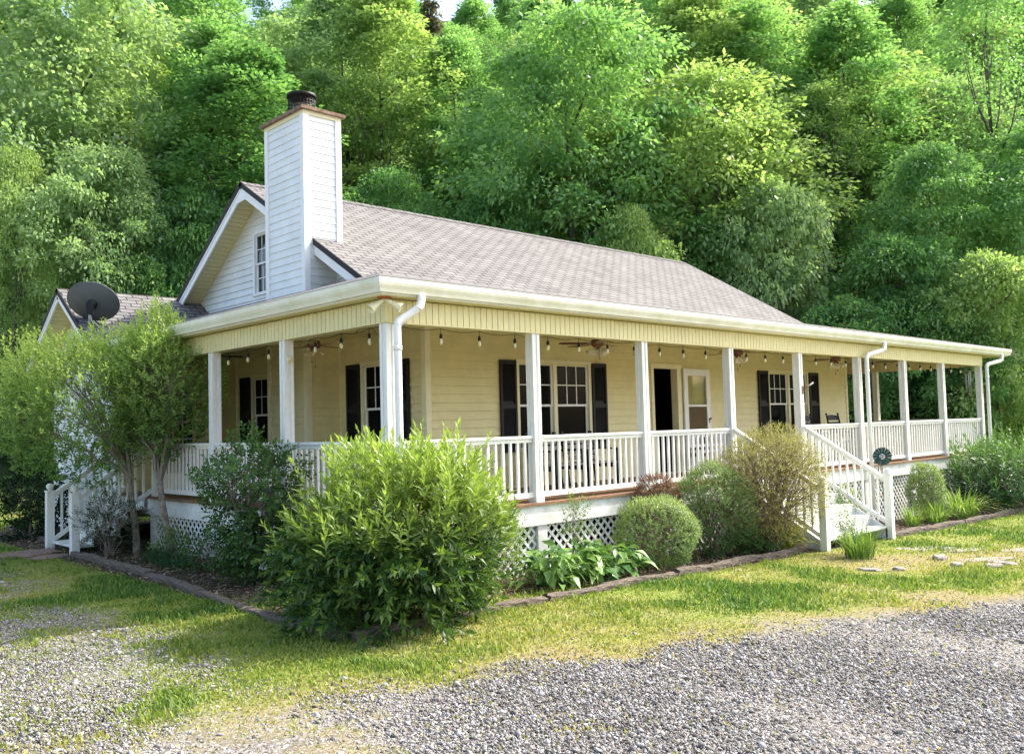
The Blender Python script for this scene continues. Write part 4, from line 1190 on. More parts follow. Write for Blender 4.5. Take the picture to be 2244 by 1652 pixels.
# 3 two small multi-stem trees by the side stairs
def small_tree(base, c, r, trunk_top, lean, n, label, seed):
    t = plant('small_tree', base, label, 'small tree', 'small spreading trees beside the side stairs')
    z0 = t.location.z; b = V(base[0], base[1], z0 - .05)
    tt = V(base[0] + lean[0], base[1] + lean[1], trunk_top)
    m = MB(); k = 9
    m.tube([b + (tt - b) * q + V(.03 * math.sin(q * 4 + seed), .02 * math.cos(q * 5), 0) for q in np.linspace(0, 1, k)], list(np.linspace(.062, .045, k)), 9)
    m.build('trunk', BARKP, t)
    tips, _ = ellip(16, c, np.array(r) * .62, .75, .35)
    nm = NM(); P1 = curve_paths(np.repeat(tt[None], 16, 0), tips, 9, .12, .03); add_tubes(nm, P1, .028, .008, 6, .5)
    e, _ = ellip(150, c, np.array(r) * .9, .75, .25)
    near = np.argmin(np.linalg.norm(tips[None] - e[:, None], axis=-1), 1); st = P1[near, RNG.integers(3, 9, 150)]
    P2 = curve_paths(st, e, 7, .05, .02); add_tubes(nm, P2, .007, .002, 4, .7)
    fin(t, nm, 'branch', STEMG)
    nm = NM()
    P, d = ellip(n, c, r, .55, .3, lump=.16)
    q = P2[RNG.integers(0, 150, n // 3), RNG.integers(4, 7, n // 3)]
    P = np.concatenate([P, q + RNG.normal(0, .05, q.shape)]); d = np.concatenate([d, rdir(len(q), .5)])
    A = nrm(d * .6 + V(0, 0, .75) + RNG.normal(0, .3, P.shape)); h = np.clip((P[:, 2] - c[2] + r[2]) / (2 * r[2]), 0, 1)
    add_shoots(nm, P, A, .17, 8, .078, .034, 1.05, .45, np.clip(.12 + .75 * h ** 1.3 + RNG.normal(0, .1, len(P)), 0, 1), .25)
    fin(t, nm, 'crown', LF['small'])
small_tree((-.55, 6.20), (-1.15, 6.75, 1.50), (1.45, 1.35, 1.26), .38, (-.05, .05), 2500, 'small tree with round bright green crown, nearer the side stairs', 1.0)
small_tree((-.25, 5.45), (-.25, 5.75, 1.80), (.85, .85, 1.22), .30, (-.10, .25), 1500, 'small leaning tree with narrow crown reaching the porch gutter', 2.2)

# 4-5 dark shrubs by the side stairs
broad_shrub('dark_shrub', (-.92, 6.25), (-.92, 6.30, -.30), (.50, .50, .50), 520, 'low dark fine leaved shrub in front of the side stair rail', 'dark', L=.035, W=.016, m=9, SL=.12, stems=14, tone=(.1, .9), stem_r=.009)
broad_shrub('rhododendron', (-.95, 10.2), (-.95, 10.2, -.12), (.62, .75, .78), 420, 'dark large leaved rhododendron behind the side stairs', 'dark', L=.14, W=.045, m=8, SL=.16, stems=9, tone=(.2, 1.0))
broad_shrub('fern_shrub', (-.45, 4.95), (-.45, 4.95, -.62), (.28, .28, .30), 120, 'thin low sapling beside the lattice near the leaning tree', 'feather', L=.06, W=.03, m=6, stems=6, tone=(.1, .5), stem_r=.006)

# 6 blades: grass clumps and daylilies
def blade_clump(name, base, n, L, W, spread, arch, label, lf='blade', tone=(.2, .9), cat='plant', rad=.12, group=None):
    t = plant(name, base, label, cat, group); nm = NM(); z = t.location.z
    a = RNG.uniform(0, 6.28, n); rr = rad * np.sqrt(RNG.random(n)); b = np.stack([base[0] + rr * np.cos(a), base[1] + rr * np.sin(a), np.full(n, z - .02)], 1)
    a2 = a + RNG.normal(0, .5, n); out = np.stack([np.cos(a2), np.sin(a2), np.zeros(n)], 1)
    l = L * RNG.uniform(.55, 1.1, n); lean = spread * RNG.uniform(.15, 1.0, n)
    s = 7; tt = np.linspace(0, 1, s)
    up = (tt[None] - arch * lean[:, None] * tt[None] ** 2.4) * l[:, None]
    oo = lean[:, None] * (tt[None] ** 1.6) * l[:, None]
    p = b[:, None] + out[:, None] * oo[..., None] + V(0, 0, 1) * up[..., None]
    side = np.stack([-np.sin(a2), np.cos(a2), np.zeros(n)], 1)
    w = W * RNG.uniform(.7, 1.2, n)[:, None] * np.array([.7, 1, 1, .95, .8, .5, .03])[None]
    v = np.stack([p - side[:, None] * w[..., None] / 2, p + side[:, None] * w[..., None] / 2], 2)
    i = np.arange(n)[:, None] * s * 2 + np.arange(s - 1)[None] * 2
    f = np.stack([i, i + 1, i + 3, i + 2], -1).reshape(-1, 4)
    tn = np.clip(RNG.uniform(tone[0], tone[1], n)[:, None] + np.linspace(-.1, .15, s - 1)[None], 0, 1)
    nm.add(v.reshape(-1, 3), f, tn.ravel()); fin(t, nm, 'leaf_blade' if cat != 'grass' else 'blade', LF[lf])
    return t
blade_clump('grass_clump', (6.93, -2.35), 230, .62, .013, .75, .55, 'dense dark green clump of narrow blades before the front steps', tone=(.1, .7), rad=.2)
blade_clump('daylily', (12.6, -.85), 90, .62, .022, .9, .75, 'daylily clump with arching strap leaves next to the stair newel', rad=.18, group='daylilies in the right hand bed')
blade_clump('daylily', (13.5, -.95), 110, .75, .024, 1.0, .8, 'daylily clump in the middle of the right bed below the small box bush', rad=.2, group='daylilies in the right hand bed')
blade_clump('daylily', (14.9, -1.0), 170, .95, .026, 1.05, .75, 'largest bright daylily clump beside the far shrub', rad=.25, tone=(.35, 1.0), group='daylilies in the right hand bed')
blade_clump('daylily', (8.3, -.55), 60, .5, .022, .9, .8, 'dark daylily clump behind the twiggy shrub', tone=(0, .4), group='daylilies in the right hand bed') if False else None
blade_clump('monkey_grass', (-.62, 5.05), 200, .36, .010, .9, .7, 'deep green grassy tuft under the leaning tree', 'deepg', tone=(.2, .9), rad=.28)
blade_clump('monkey_grass', (-.72, 4.25), 160, .30, .010, .9, .7, 'deep green grassy tuft by the lattice between tree and glossy shrub', 'deepg', tone=(.1, .8), rad=.28)
blade_clump('monkey_grass', (-.95, .55), 150, .34, .009, 1.1, .8, 'pale grassy tuft in the bed behind the shaded timber', 'blade', tone=(.1, .6), rad=.3)
blade_clump('monkey_grass', (-1.15, -.10), 130, .30, .009, 1.1, .8, 'pale grassy tuft close to the corner bush', 'blade', tone=(.2, .7), rad=.25)
broad_shrub('fern_shrub', (-.55, 3.5), (-.55, 3.5, -.62), (.42, .5, .28), 180, 'low dark green leafy patch beneath the glossy shrub', 'gloss', L=.06, W=.03, m=7, stems=8, tone=(.1, .6), stem_r=.005)
# 7 broad leaved plants
def hosta(base, n, L, W, label, lf='hosta', group='broad leaved plants in the front bed'):
    t = plant('hosta', base, label, 'plant', group); nm = NM(); z = t.location.z
    a = RNG.uniform(0, 6.28, n); el = RNG.uniform(.15, 1.3, n); h = RNG.uniform(.10, .42, n)
    out = np.stack([np.cos(a), np.sin(a), 0 * a], 1)
    P = V(base[0], base[1], z) + out * (RNG.uniform(.05, .45, n) * (1.2 - h))[:, None] + np.stack([0 * h, 0 * h, h], 1)
    D = nrm(out * np.cos(el * .6)[:, None] + np.stack([0 * a, 0 * a, np.sin(el - .75)], 1))
    add_leaves(nm, P, D, nrm(V(0, 0, 1) + RNG.normal(0, .25, (n, 3))), L * RNG.uniform(.7, 1.2, n), W * RNG.uniform(.8, 1.15, n), RNG.uniform(.1, .9, n), True, .3)
    fin(t, nm, 'foliage', LF[lf])
    nm = NM(); add_tubes(nm, curve_paths(np.repeat(V(base[0], base[1], z)[None], n, 0) + RNG.normal(0, .03, (n, 3)) * V(1, 1, 0), P + D * .04, 5, .2), .005, .003, 4, .6); fin(t, nm, 'stalk', LF[lf])
hosta((1.75, -.85), 120, .21, .10, 'broad leaved plant beside the corner bush')
hosta((2.35, -.80), 150, .24, .11, 'broad leaved plant in front of the middle deck pier')
hosta((2.95, -.85), 120, .23, .10, 'broad leaved plant touching the pale rounded box shrub')
hosta((8.1, -1.2) if False else (6.95, -1.05), 60, .2, .07, 'small broad leaved plant with yellow leaves at the stair foot', 'yellow') 
broad_shrub('weed_stalk', (2.75, -.42), (2.75, -.42, -.25), (.2, .2, .42), 70, 'tall thin leafy weed rising before the deck rim', 'feather', L=.06, W=.02, m=7, SL=.2, stems=4, stem_r=.005)
broad_shrub('feathery_shrub', (1.05, -.62), (1.05, -.62, -.42), (.42, .42, .50), 420, 'pale feathery shrub behind the corner bush', 'feather', L=.05, W=.014, m=10, SL=.18, stems=12, stem_r=.006, tone=(.2, .9))
# 8 clipped round shrubs
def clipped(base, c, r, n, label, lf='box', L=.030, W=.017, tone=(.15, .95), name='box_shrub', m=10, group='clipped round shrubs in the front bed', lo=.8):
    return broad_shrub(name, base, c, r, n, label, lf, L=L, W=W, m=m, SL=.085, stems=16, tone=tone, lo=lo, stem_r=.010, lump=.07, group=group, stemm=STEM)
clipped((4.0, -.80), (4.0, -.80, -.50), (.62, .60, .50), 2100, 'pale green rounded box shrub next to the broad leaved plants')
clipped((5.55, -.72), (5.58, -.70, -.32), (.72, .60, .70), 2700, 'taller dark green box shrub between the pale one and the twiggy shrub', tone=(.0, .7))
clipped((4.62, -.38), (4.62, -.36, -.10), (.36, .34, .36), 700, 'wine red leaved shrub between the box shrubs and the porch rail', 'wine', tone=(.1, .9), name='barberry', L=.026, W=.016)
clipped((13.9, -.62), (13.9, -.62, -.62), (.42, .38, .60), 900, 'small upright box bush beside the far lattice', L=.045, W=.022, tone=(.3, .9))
# 9 twiggy round shrub
def twiggy(base, c, r, label):
    t = plant('twiggy_shrub', base, label); nm = NM(); z = t.location.z
    n1 = 46; b = np.stack([base[0] + RNG.normal(0, .08, n1), base[1] + RNG.normal(0, .08, n1), np.full(n1, z - .03)], 1)
    m1, _ = ellip(n1, c, np.array(r) * .6, .7, .5); P1 = curve_paths(b, m1, 7, .12, .015); add_tubes(nm, P1, .012, .006, 5, .25)
    e, d = ellip(1100, c, r, .78, .25, lump=.05); near = RNG.integers(0, n1, 1100)
    near = np.argmin(np.linalg.norm(m1[None] - e[:, None], axis=-1) + RNG.random((1100, n1)) * .25, 1)
    P2 = curve_paths(P1[near, RNG.integers(3, 7, 1100)], e, 6, .05, .012); add_tubes(nm, P2, .004, .0018, 3, .8)
    fin(t, nm, 'stem', STEM)
    nm = NM(); k = 6500; P, d = ellip(k, c, r, .66, .3, lump=.05)
    add_shoots(nm, P, nrm(d + RNG.normal(0, .4, (k, 3))), .07, 5, .028, .015, 1.0, .5, RNG.uniform(.1, 1, k), .2)
    fin(t, nm, 'foliage', LF['twigl'])
twiggy((6.50, -1.10), (6.62, -1.12, -.02), (1.02, .80, .92), 'round brownish twiggy shrub with sparse leaves beside the front steps')
broad_shrub('dark_shrub', (6.5, -.95), (6.55, -.95, -.86), (.75, .4, .22), 260, 'low dark green leafy plants under the twiggy shrub', 'gloss', L=.09, W=.025, m=7, SL=.14, stems=8, stem_r=.005)
# 10 far right shrub
spear_bush('long_leaf_shrub', (17.6, -1.0), (17.6, -1.0, -.55), (1.75, 1.3, .92), 1000, 'wide deep green long leaved shrub at the far end of the porch', 'frond', SL=.40, L=.14, W=.035, m=13, tone_top=.75)
# a thin vine of weeds at the steps
broad_shrub('weed_stalk', (7.35, -2.0), (7.25, -2.0, -.72), (.22, .22, .34), 90, 'thin leafy weed beside the lowest front step', 'feather', L=.05, W=.018, m=7, SL=.14, stems=5, stem_r=.004)
broad_shrub('weed_stalk', (9.6, -.85), (9.9, -.65, -.70), (.7, .3, .42), 300, 'green weeds growing behind the front stair rail', 'box', L=.05, W=.025, m=6, SL=.14, stems=9, stem_r=.004)
# ------------------------------------------------------------------ ground
def vnoise(x, y, s, seed):
    """smooth value noise, 0..1"""
    x = np.asarray(x) / s + seed * 17.31; y = np.asarray(y) / s + seed * 9.17
    xi, yi = np.floor(x).astype(int), np.floor(y).astype(int); fx, fy = x - xi, y - yi
    fx, fy = fx * fx * (3 - 2 * fx), fy * fy * (3 - 2 * fy)
    h = lambda a, b: np.modf(np.abs(np.sin(a * 127.1 + b * 311.7 + seed * 74.7) * 43758.5453))[0]
    return (h(xi, yi) * (1 - fx) + h(xi + 1, yi) * fx) * (1 - fy) + (h(xi, yi + 1) * (1 - fx) + h(xi + 1, yi + 1) * fx) * fy
def fbm(x, y, s, seed):
    return .5 * vnoise(x, y, s, seed) + .3 * vnoise(x, y, s / 2.1, seed + 1) + .2 * vnoise(x, y, s / 4.3, seed + 2)
sst = lambda a, b, v: np.clip((v - a) / (b - a), 0, 1) ** 2 * (3 - 2 * np.clip((v - a) / (b - a), 0, 1))
def masks(x, y):
    """gravel, mulch, dry, forest floor weights in 0..1"""
    x = np.asarray(x, float); y = np.asarray(y, float)
    n = fbm(x, y, 1.1, 1) - .5; n2 = fbm(x, y, .45, 5) - .5
    drive = -(y + 3.70 + .27 * x) + 1.0 * n + .4 * n2           # in front of the lawn
    drive = np.where(x < -1.2, np.minimum(drive, 9) * 1.0, drive)
    side = -(x + 2.75 - .03 * (y - 2)) + 1.5 * n + .8 * n2       # left of the lawn
    side = np.where(y > -1.9, side, side - (-1.9 - y) * .35)
    side = side - sst(8.0, 10.0, y) * .8
    gr = np.maximum(sst(-.25, .45, drive), sst(-.35, .75, side) * .85)
    gr = gr * (1 - .55 * sst(.05, .2, fbm(x, y, .7, 9) - .5) * (x < -1.8))
    bed_w = sst(-1.66, -1.50, x) * sst(-1.75, -1.6, y) * (1 - sst(12, 13, y)) * (x < .3)
    bed_f = sst(-1.66, -1.45, y) * (y < .6) * (x > -.5) * (x < 20.5)
    house_ = (x > -.2) * (x < 20) * (y > -.1) * (y < 12.5)
    mu = np.clip(np.maximum(np.maximum(bed_w, bed_f), house_), 0, 1)
    grassy = sst(.42, .6, fbm(x, y, .8, 14)) * (x < .4) * (y < 1.3) + .75 * (x > -.2) * (x < 2.2) * (y < -1.0)
    mu = mu * (1 - .8 * np.clip(grassy, 0, 1))
    path = np.exp(-(((x - 8.4) * .35 + (y + 3.6) * .9) / .8) ** 2) * sst(5, 6.2, x) * (1 - sst(10, 11.5, x)) * (y < -1.4)
    dry = np.clip(sst(-.9, .15, drive) * .9 + path * .9 + .5 * sst(.5, .75, fbm(x, y, 1.6, 21)), 0, 1)
    fl = sst(-1.5, .8, .69 * x + .72 * y - 21.0 + 1.5 * (fbm(x, y, 3, 33) - .5))
    fl = np.maximum(fl, sst(18.5, 20, x) * (y > -.6))
    return gr * (1 - mu), mu, dry, fl

def ground_mat():
    m = bpy.data.materials.new('lawn_and_gravel'); m.use_nodes = True
    nt = m.node_tree; N, L = nt.nodes, nt.links; b = N['Principled BSDF']
    tc = N.new('ShaderNodeTexCoord'); co = tc.outputs['Object']
    def att(n):
        a = N.new('ShaderNodeAttribute'); a.attribute_name = n; return a.outputs['Fac']
    def noise(s, d=6, r=.6):
        n = N.new('ShaderNodeTexNoise'); n.inputs['Scale'].default_value = s; n.inputs['Detail'].default_value = d; n.inputs['Roughness'].default_value = r
        L.new(co, n.inputs['Vector']); return n.outputs['Fac']
    def ramp(f, stops):
        r = N.new('ShaderNodeValToRGB'); cr = r.color_ramp
        while len(cr.elements) < len(stops): cr.elements.new(.5)
        for e, (p, c) in zip(cr.elements, stops): e.position = p; e.color = (*c, 1)
        L.new(f, r.inputs[0]); return r.outputs[0]
    def mix(f, a, c):
        x = N.new('ShaderNodeMix'); x.data_type = 'RGBA'; L.new(f, x.inputs[0]); L.new(a, x.inputs[6]); L.new(c, x.inputs[7]); return x.outputs[2]
    grass = ramp(noise(5, 8, .75), [(.3, (.10, .15, .03)), (.5, (.18, .22, .045)), (.7, (.28, .27, .075))])
    dryc = ramp(noise(22, 6, .7), [(.3, (.13, .11, .05)), (.5, (.25, .21, .10)), (.7, (.36, .29, .17))])
    vo = N.new('ShaderNodeTexVoronoi'); vo.inputs['Scale'].default_value = 42; L.new(co, vo.inputs['Vector'])
    sep = N.new('ShaderNodeSeparateColor'); L.new(vo.outputs['Color'], sep.inputs[0])
    grav = ramp(sep.outputs[0], [(0, (.11, .095, .075)), (.5, (.20, .18, .15)), (.85, (.29, .265, .24)), (1, (.40, .385, .365))])
    mulch = ramp(noise(30, 8, .8), [(.3, (.022, .015, .011)), (.5, (.075, .052, .036)), (.68, (.17, .13, .09))])
    floor_ = ramp(noise(2.5, 8, .7), [(.3, (.04, .06, .02)), (.5, (.07, .11, .03)), (.7, (.11, .13, .05))])
    c = mix(att('dry'), grass, dryc); c = mix(att('gravel'), c, grav); c = mix(att('mulch'), c, mulch); c = mix(att('forest'), c, floor_)
    L.new(c, b.inputs['Base Color']); b.inputs['Roughness'].default_value = .95; b.inputs['Specular IOR Level'].default_value = .1
    bp = N.new('ShaderNodeBump'); bp.inputs['Strength'].default_value = .7; bp.inputs['Distance'].default_value = .02
    L.new(noise(45, 6, .7), bp.inputs['Height']); L.new(bp.outputs[0], b.inputs['Normal'])
    return m
def axis(lo, hi, f0, f1, fine, grow=1.18):
    a = list(np.arange(f0, f1, fine)); s = fine; x = f1
    while x < hi: a.append(x); s = min(s * grow, 12); x += s
    a.append(hi); s = fine; x = f0
    while x > lo: s = min(s * grow, 12); x -= s; a.insert(0, x)
    return np.array(a)
gx, gy = axis(-160, 260, -7, 13, .09), axis(-120, 260, -8, 10, .09)
XX, YY = np.meshgrid(gx, gy, indexing='ij')
G_, M_, D_, F_ = masks(XX, YY)
ZZ = gz(XX, YY) + .02 * (fbm(XX, YY, .9, 41) - .5) + .03 * (fbm(XX, YY, 3, 43) - .5) * (YY < 0) + .02 * M_ * (fbm(XX, YY, .25, 45) - .3)
nx, ny = XX.shape
me = bpy.data.meshes.new('ground')
idx = np.arange(nx * ny).reshape(nx, ny)
q = np.stack([idx[:-1, :-1], idx[1:, :-1], idx[1:, 1:], idx[:-1, 1:]], -1).reshape(-1, 4)
me.vertices.add(nx * ny); me.vertices.foreach_set('co', np.stack([XX, YY, ZZ], -1).astype(np.float32).ravel())
me.loops.add(q.size); me.loops.foreach_set('vertex_index', q.astype(np.int32).ravel())
me.polygons.add(len(q)); me.polygons.foreach_set('loop_start', np.arange(len(q), dtype=np.int32) * 4); me.polygons.foreach_set('loop_total', np.full(len(q), 4, np.int32)); me.polygons.foreach_set('use_smooth', np.ones(len(q), bool))
for nme, arr in (('gravel', G_), ('mulch', M_), ('dry', D_), ('forest', F_)):
    a = me.attributes.new(nme, 'FLOAT', 'POINT'); a.data.foreach_set('value', arr.astype(np.float32).ravel())
me.materials.append(ground_mat()); me.update(calc_edges=True)
tag(link('ground', me), kind='structure')

# loose stones, grass blades and leaf litter -----------------------------
def infront(n, dmin, dmax, edge=1.08):
    """random ground spots inside the wedge the lawn and drive occupy, denser near"""
    D = dmin * (dmax / dmin) ** RNG.random(n); s = D * .60 * edge * RNG.uniform(-1, 1, n)
    f = V(FWD.x, FWD.y); f = f / np.linalg.norm(f); r = V(f[1], -f[0])
    return CAM_POS[0] + f[0] * D + r[0] * s, CAM_POS[1] + f[1] * D + r[1] * s, D
def gravel_stones(n):
    x, y, D = infront(n, 3.6, 15); g, mu, dr, fl = masks(x, y)
    k = RNG.random(n) < np.clip(g * (.55 + .8 * fbm(x, y, .5, 81)) + .05 * dr * (1 - mu), 0, 1); x, y, D = x[k], y[k], D[k]; n = len(x)
    r = RNG.lognormal(-4.95, .36, n) * (1 + .03 * D)
    base = np.array([(1, 0, 0), (.31, .95, 0), (-.81, .59, 0), (-.81, -.59, 0), (.31, -.95, 0), (.1, .1, .75), (0, 0, -.6)], float)
    v = base[None] * (1 + RNG.normal(0, .22, (n, 7, 3))) * r[:, None, None] * RNG.uniform(.7, 1.3, (n, 1, 3))
    a = RNG.uniform(0, 6.28, n); c, s = np.cos(a)[:, None], np.sin(a)[:, None]
    vx, vy = v[..., 0] * c - v[..., 1] * s, v[..., 0] * s + v[..., 1] * c
    tl = RNG.normal(0, .35, (n, 2)); vz = v[..., 2] + vx * tl[:, :1] + vy * tl[:, 1:]
    v = np.stack([vx + x[:, None], vy + y[:, None], vz + (gz(x, y) + r * .25)[:, None]], -1)
    f = np.array([(0, 1, 5), (1, 2, 5), (2, 3, 5), (3, 4, 5), (4, 0, 5), (1, 0, 6), (2, 1, 6), (3, 2, 6), (4, 3, 6), (0, 4, 6)])
    F = (np.arange(n)[:, None, None] * 7 + f[None]).reshape(-1, 3)
    nm = NM(); nm.add(v.reshape(-1, 3), F, np.repeat(RNG.random(n), 10)); return nm
GRAVEL = tone_mat('gravel_stone', [(0, (.11, .095, .08)), (.35, (.20, .185, .165)), (.75, (.29, .275, .255)), (1, (.46, .445, .43))], .85)
tag(link('gravel', gravel_stones(330000).mesh('gravel', GRAVEL)), 'loose grey and white gravel of the drive', kind='stuff')
def grass_blades(n):
    x, y, D = infront(n, 4.2, 26); g, mu, dr, fl = masks(x, y)
    dens = (1 - .93 * g) * (1 - .96 * mu) * (1 - .72 * dr) * (1 - fl)
    dens *= .45 + .75 * fbm(x, y, .35, 51)
    inside = (x > -.1) & (x < 19.8) & (y > -.1) & (y < 12.6)
    k = (RNG.random(n) < dens) & ~inside; x, y, D, dr, g = x[k], y[k], D[k], dr[k], g[k]; n = len(x)
    lush = sst(.42, .62, fbm(x, y, 1.0, 61)) * (1 - dr) * (1 - g)
    h = (.022 + .034 * lush) * RNG.uniform(.6, 1.4, n) * (1 + .012 * D); w = .0045 * (1 + .10 * D) * RNG.uniform(.7, 1.3, n)
    a = RNG.uniform(0, 6.28, n); ln = RNG.uniform(.1, .9, n) * h; z = gz(x, y) - .004
    dx, dy = np.cos(a), np.sin(a)
    b = np.stack([x, y, z], 1); sd = np.stack([-dy, dx, 0 * dx], 1) * w[:, None]; ou = np.stack([dx, dy, 0 * dx], 1)
    mid = b + ou * (ln * .3)[:, None] + V(0, 0, 1) * (h * .6)[:, None]; tip = b + ou * ln[:, None] + V(0, 0, 1) * h[:, None]
    v = np.stack([b - sd, b + sd, mid + sd * .8, mid - sd * .8, tip], 1)
    i = np.arange(n)[:, None] * 5
    f = np.concatenate([i + [0, 1, 2], i + [0, 2, 3], i + [3, 2, 4]], 1).reshape(-1, 3)
    tn = np.clip(.50 - .28 * lush + .35 * dr + .20 * (fbm(x, y, 2.2, 71) - .5) * 2 + RNG.normal(0, .13, n), 0, 1)
    nm = NM(); nm.add(v.reshape(-1, 3), f, np.repeat(tn, 3)); return nm
def grass_mat():
    m = leaf_mat('grass_blade', (.05, .14, .03), (.46, .38, .16), .35, .6, .2)
    cr = next(n for n in m.node_tree.nodes if n.type == 'VALTORGB').color_ramp
    e = cr.elements.new(.45); e.color = (.21, .28, .05, 1); e = cr.elements.new(.7); e.color = (.33, .34, .08, 1)
    return m
tag(link('grass', grass_blades(330000).mesh('grass', grass_mat())), 'short yellow green lawn grass', kind='stuff')
def litter(n):
    x = np.concatenate([RNG.uniform(-1.6, 0, n // 2), RNG.uniform(-.5, 17, n // 2)]); y = np.concatenate([RNG.uniform(-1.6, 10, n // 2), RNG.uniform(-1.5, -.05, n // 2)])
    g, mu, dr, fl = masks(x, y); k = RNG.random(len(x)) < mu; x, y = x[k], y[k]; n = len(x)
    P = np.stack([x, y, gz(x, y) + .012 + RNG.random(n) * .02], 1); D = nrm(np.concatenate([RNG.normal(size=(n, 2)), RNG.normal(0, .2, (n, 1))], 1))
    nm = NM(); add_leaves(nm, P, D, nrm(V(0, 0, 1) + RNG.normal(0, .4, (n, 3))), RNG.uniform(.02, .07, n), RNG.uniform(.008, .03, n), RNG.random(n), False); return nm
LIT = tone_mat('dry_litter', [(0, (.05, .03, .02)), (.5, (.16, .11, .07)), (1, (.40, .32, .22))], .9)
tag(link('leaf_litter', litter(16000).mesh('leaf_litter', LIT)), 'dry leaves and bark chips on the beds', kind='stuff')
# ------------------------------------------------------------------ forest on the hillside
FBARK = mat('forest_bark', (.16, .135, .11), .95, .5, 3, dark=(.06, .05, .04), bump=.5, bscale=8)
FL = {
 'pale': leaf_mat('pale_tree_leaf', (.20, .33, .14), (.46, .60, .31), .52, .5, .3),
 'mid': leaf_mat('mid_tree_leaf', (.14, .30, .10), (.36, .57, .22), .52, .5, .3),
 'yell': leaf_mat('yellow_green_leaf', (.19, .31, .09), (.48, .61, .24), .52, .5, .3),
 'deep': leaf_mat('deep_tree_leaf', (.08, .21, .07), (.26, .45, .15), .5, .5, .3),
 'dull': leaf_mat('dull_needle', (.08, .09, .06), (.27, .24, .16), .3, .7, .2),
}
WORDS = {'pale': 'pale green', 'mid': 'bright mid green', 'yell': 'yellow green', 'deep': 'deep green', 'dull': 'brownish grey needled'}

def crown_mesh(R, H, nb, per, shape, droop, sz, seed, gap=.15):
    """boughs of leaf sprays filling a crown of radius R and height H standing on z=0"""
    nm = NM()
    u = RNG.random(nb) ** .85; th = RNG.uniform(0, 6.28, nb)
    if shape == 'round': pr = np.sqrt(np.clip(1 - (2 * u - .95) ** 2 * .93, .04, 1))
    elif shape == 'tall': pr = np.clip(np.minimum(u * 3.2, 1.15 * (1 - u) ** .55 + .06), .05, 1)
    else: pr = np.clip((1 - u) * 1.05 + .05, .06, 1)
    s = RNG.random(4) * 6.28
    lob = 1 + .26 * np.sin(2 * th + s[0] + 3 * u) + .14 * np.sin(5 * th + s[1] - 7 * u) + .10 * np.sin(11 * u + s[2])
    rr = pr * lob * R * (.35 + .65 * RNG.random(nb) ** .5) * np.where(RNG.random(nb) < .14, 1.22, 1.0)
    C = np.stack([rr * np.cos(th), rr * np.sin(th), u * H], 1)
    br = R * RNG.uniform(.11, .32, nb) * (1.0 if shape != 'cone' else .7)
    d = RNG.normal(size=(nb, per, 3)); d[..., 2] = d[..., 2] * .8 + .35; d = nrm(d)
    rad = RNG.random((nb, per, 1)) ** .4
    P = C[:, None] + d * rad * br[:, None, None] * V(1.25, 1.25, .5)
    out = nrm(np.concatenate([C[:, None, :2] + d[..., :2] * br[:, None, None] * 2, np.zeros((nb, per, 1))], -1))
    D = nrm(out * .8 + d * .5 + V(0, 0, -droop) + RNG.normal(0, .35, P.shape))
    Nn = nrm(V(0, 0, 1) + d * .7 + RNG.normal(0, .45, P.shape))
    tone = np.clip(.42 + .25 * RNG.normal(size=(nb, 1)) * .8 + RNG.normal(0, .16, (nb, per)) + .12 * (u[:, None] - .5), 0, 1)
    L = sz * RNG.uniform(.65, 1.3, nb * per); add_leaves(nm, P.reshape(-1, 3), D.reshape(-1, 3), Nn.reshape(-1, 3), L, L * .6, tone.ravel(), False, .15)
    return nm, C
def trunk_mesh(R, H, base, C, r0, shape, limbs=9):
    m = MB(); k = 10; top = H * .82
    sw = RNG.random() * 6.28
    path = [V(.12 * math.sin(q * 5 + sw), .12 * math.cos(q * 4 + sw), -.6 + (base + top + .6) * q) for q in np.linspace(0, 1, k)]
    m.tube(path, list(np.linspace(r0, r0 * .18, k)), 8)
    pick = RNG.choice(len(C), limbs, replace=False)
    for i in pick:
        c = C[i] + V(0, 0, base); zz = max(base * .55, c[2] - RNG.uniform(.15, .35) * H)
        q = np.clip((zz + .6) / (base + top + .6), 0, 1); a = path[min(int(q * (k - 1)), k - 2)] * 1.0; a[2] = zz
        mid = a * .45 + c * .55 + V(0, 0, -.05 * H)
        m.tube([a, mid, c], [r0 * .36, r0 * .22, r0 * .06], 6)
    return m
PROTO = {}
for key, (R, H, base, nb, per, shape, droop, sz, r0) in {
    'broad': (4.0, 9.0, 3.6, 240, 130, 'round', .22, .215, .19),
    'broadb': (4.0, 8.0, 3.0, 220, 130, 'round', .18, .20, .18),
    'tall': (3.3, 12.0, 4.5, 230, 120, 'tall', .12, .195, .17),
    'tallb': (3.0, 11.0, 6.0, 170, 110, 'tall', .2, .19, .15),
    'airy': (3.6, 12.0, 5.0, 130, 85, 'tall', .2, .19, .15),
    'small': (2.6, 4.6, 1.0, 150, 130, 'round', .15, .17, .10),
    'cone': (2.3, 12.0, 2.5, 150, 70, 'cone', .5, .20, .15)}.items():
    nm, C = crown_mesh(R, H, nb, per, shape, droop, sz, 0)
    for v in nm.vs: v[:, 2] += base
    cm = nm.mesh('crown', FL['mid']); tm = trunk_mesh(R, H, base, C, r0, shape, 9 if key != 'airy' else 14)
    o = tm.build('trunk', FBARK); PROTO[key] = (cm, o.data, R, H + base); bpy.data.objects.remove(o)

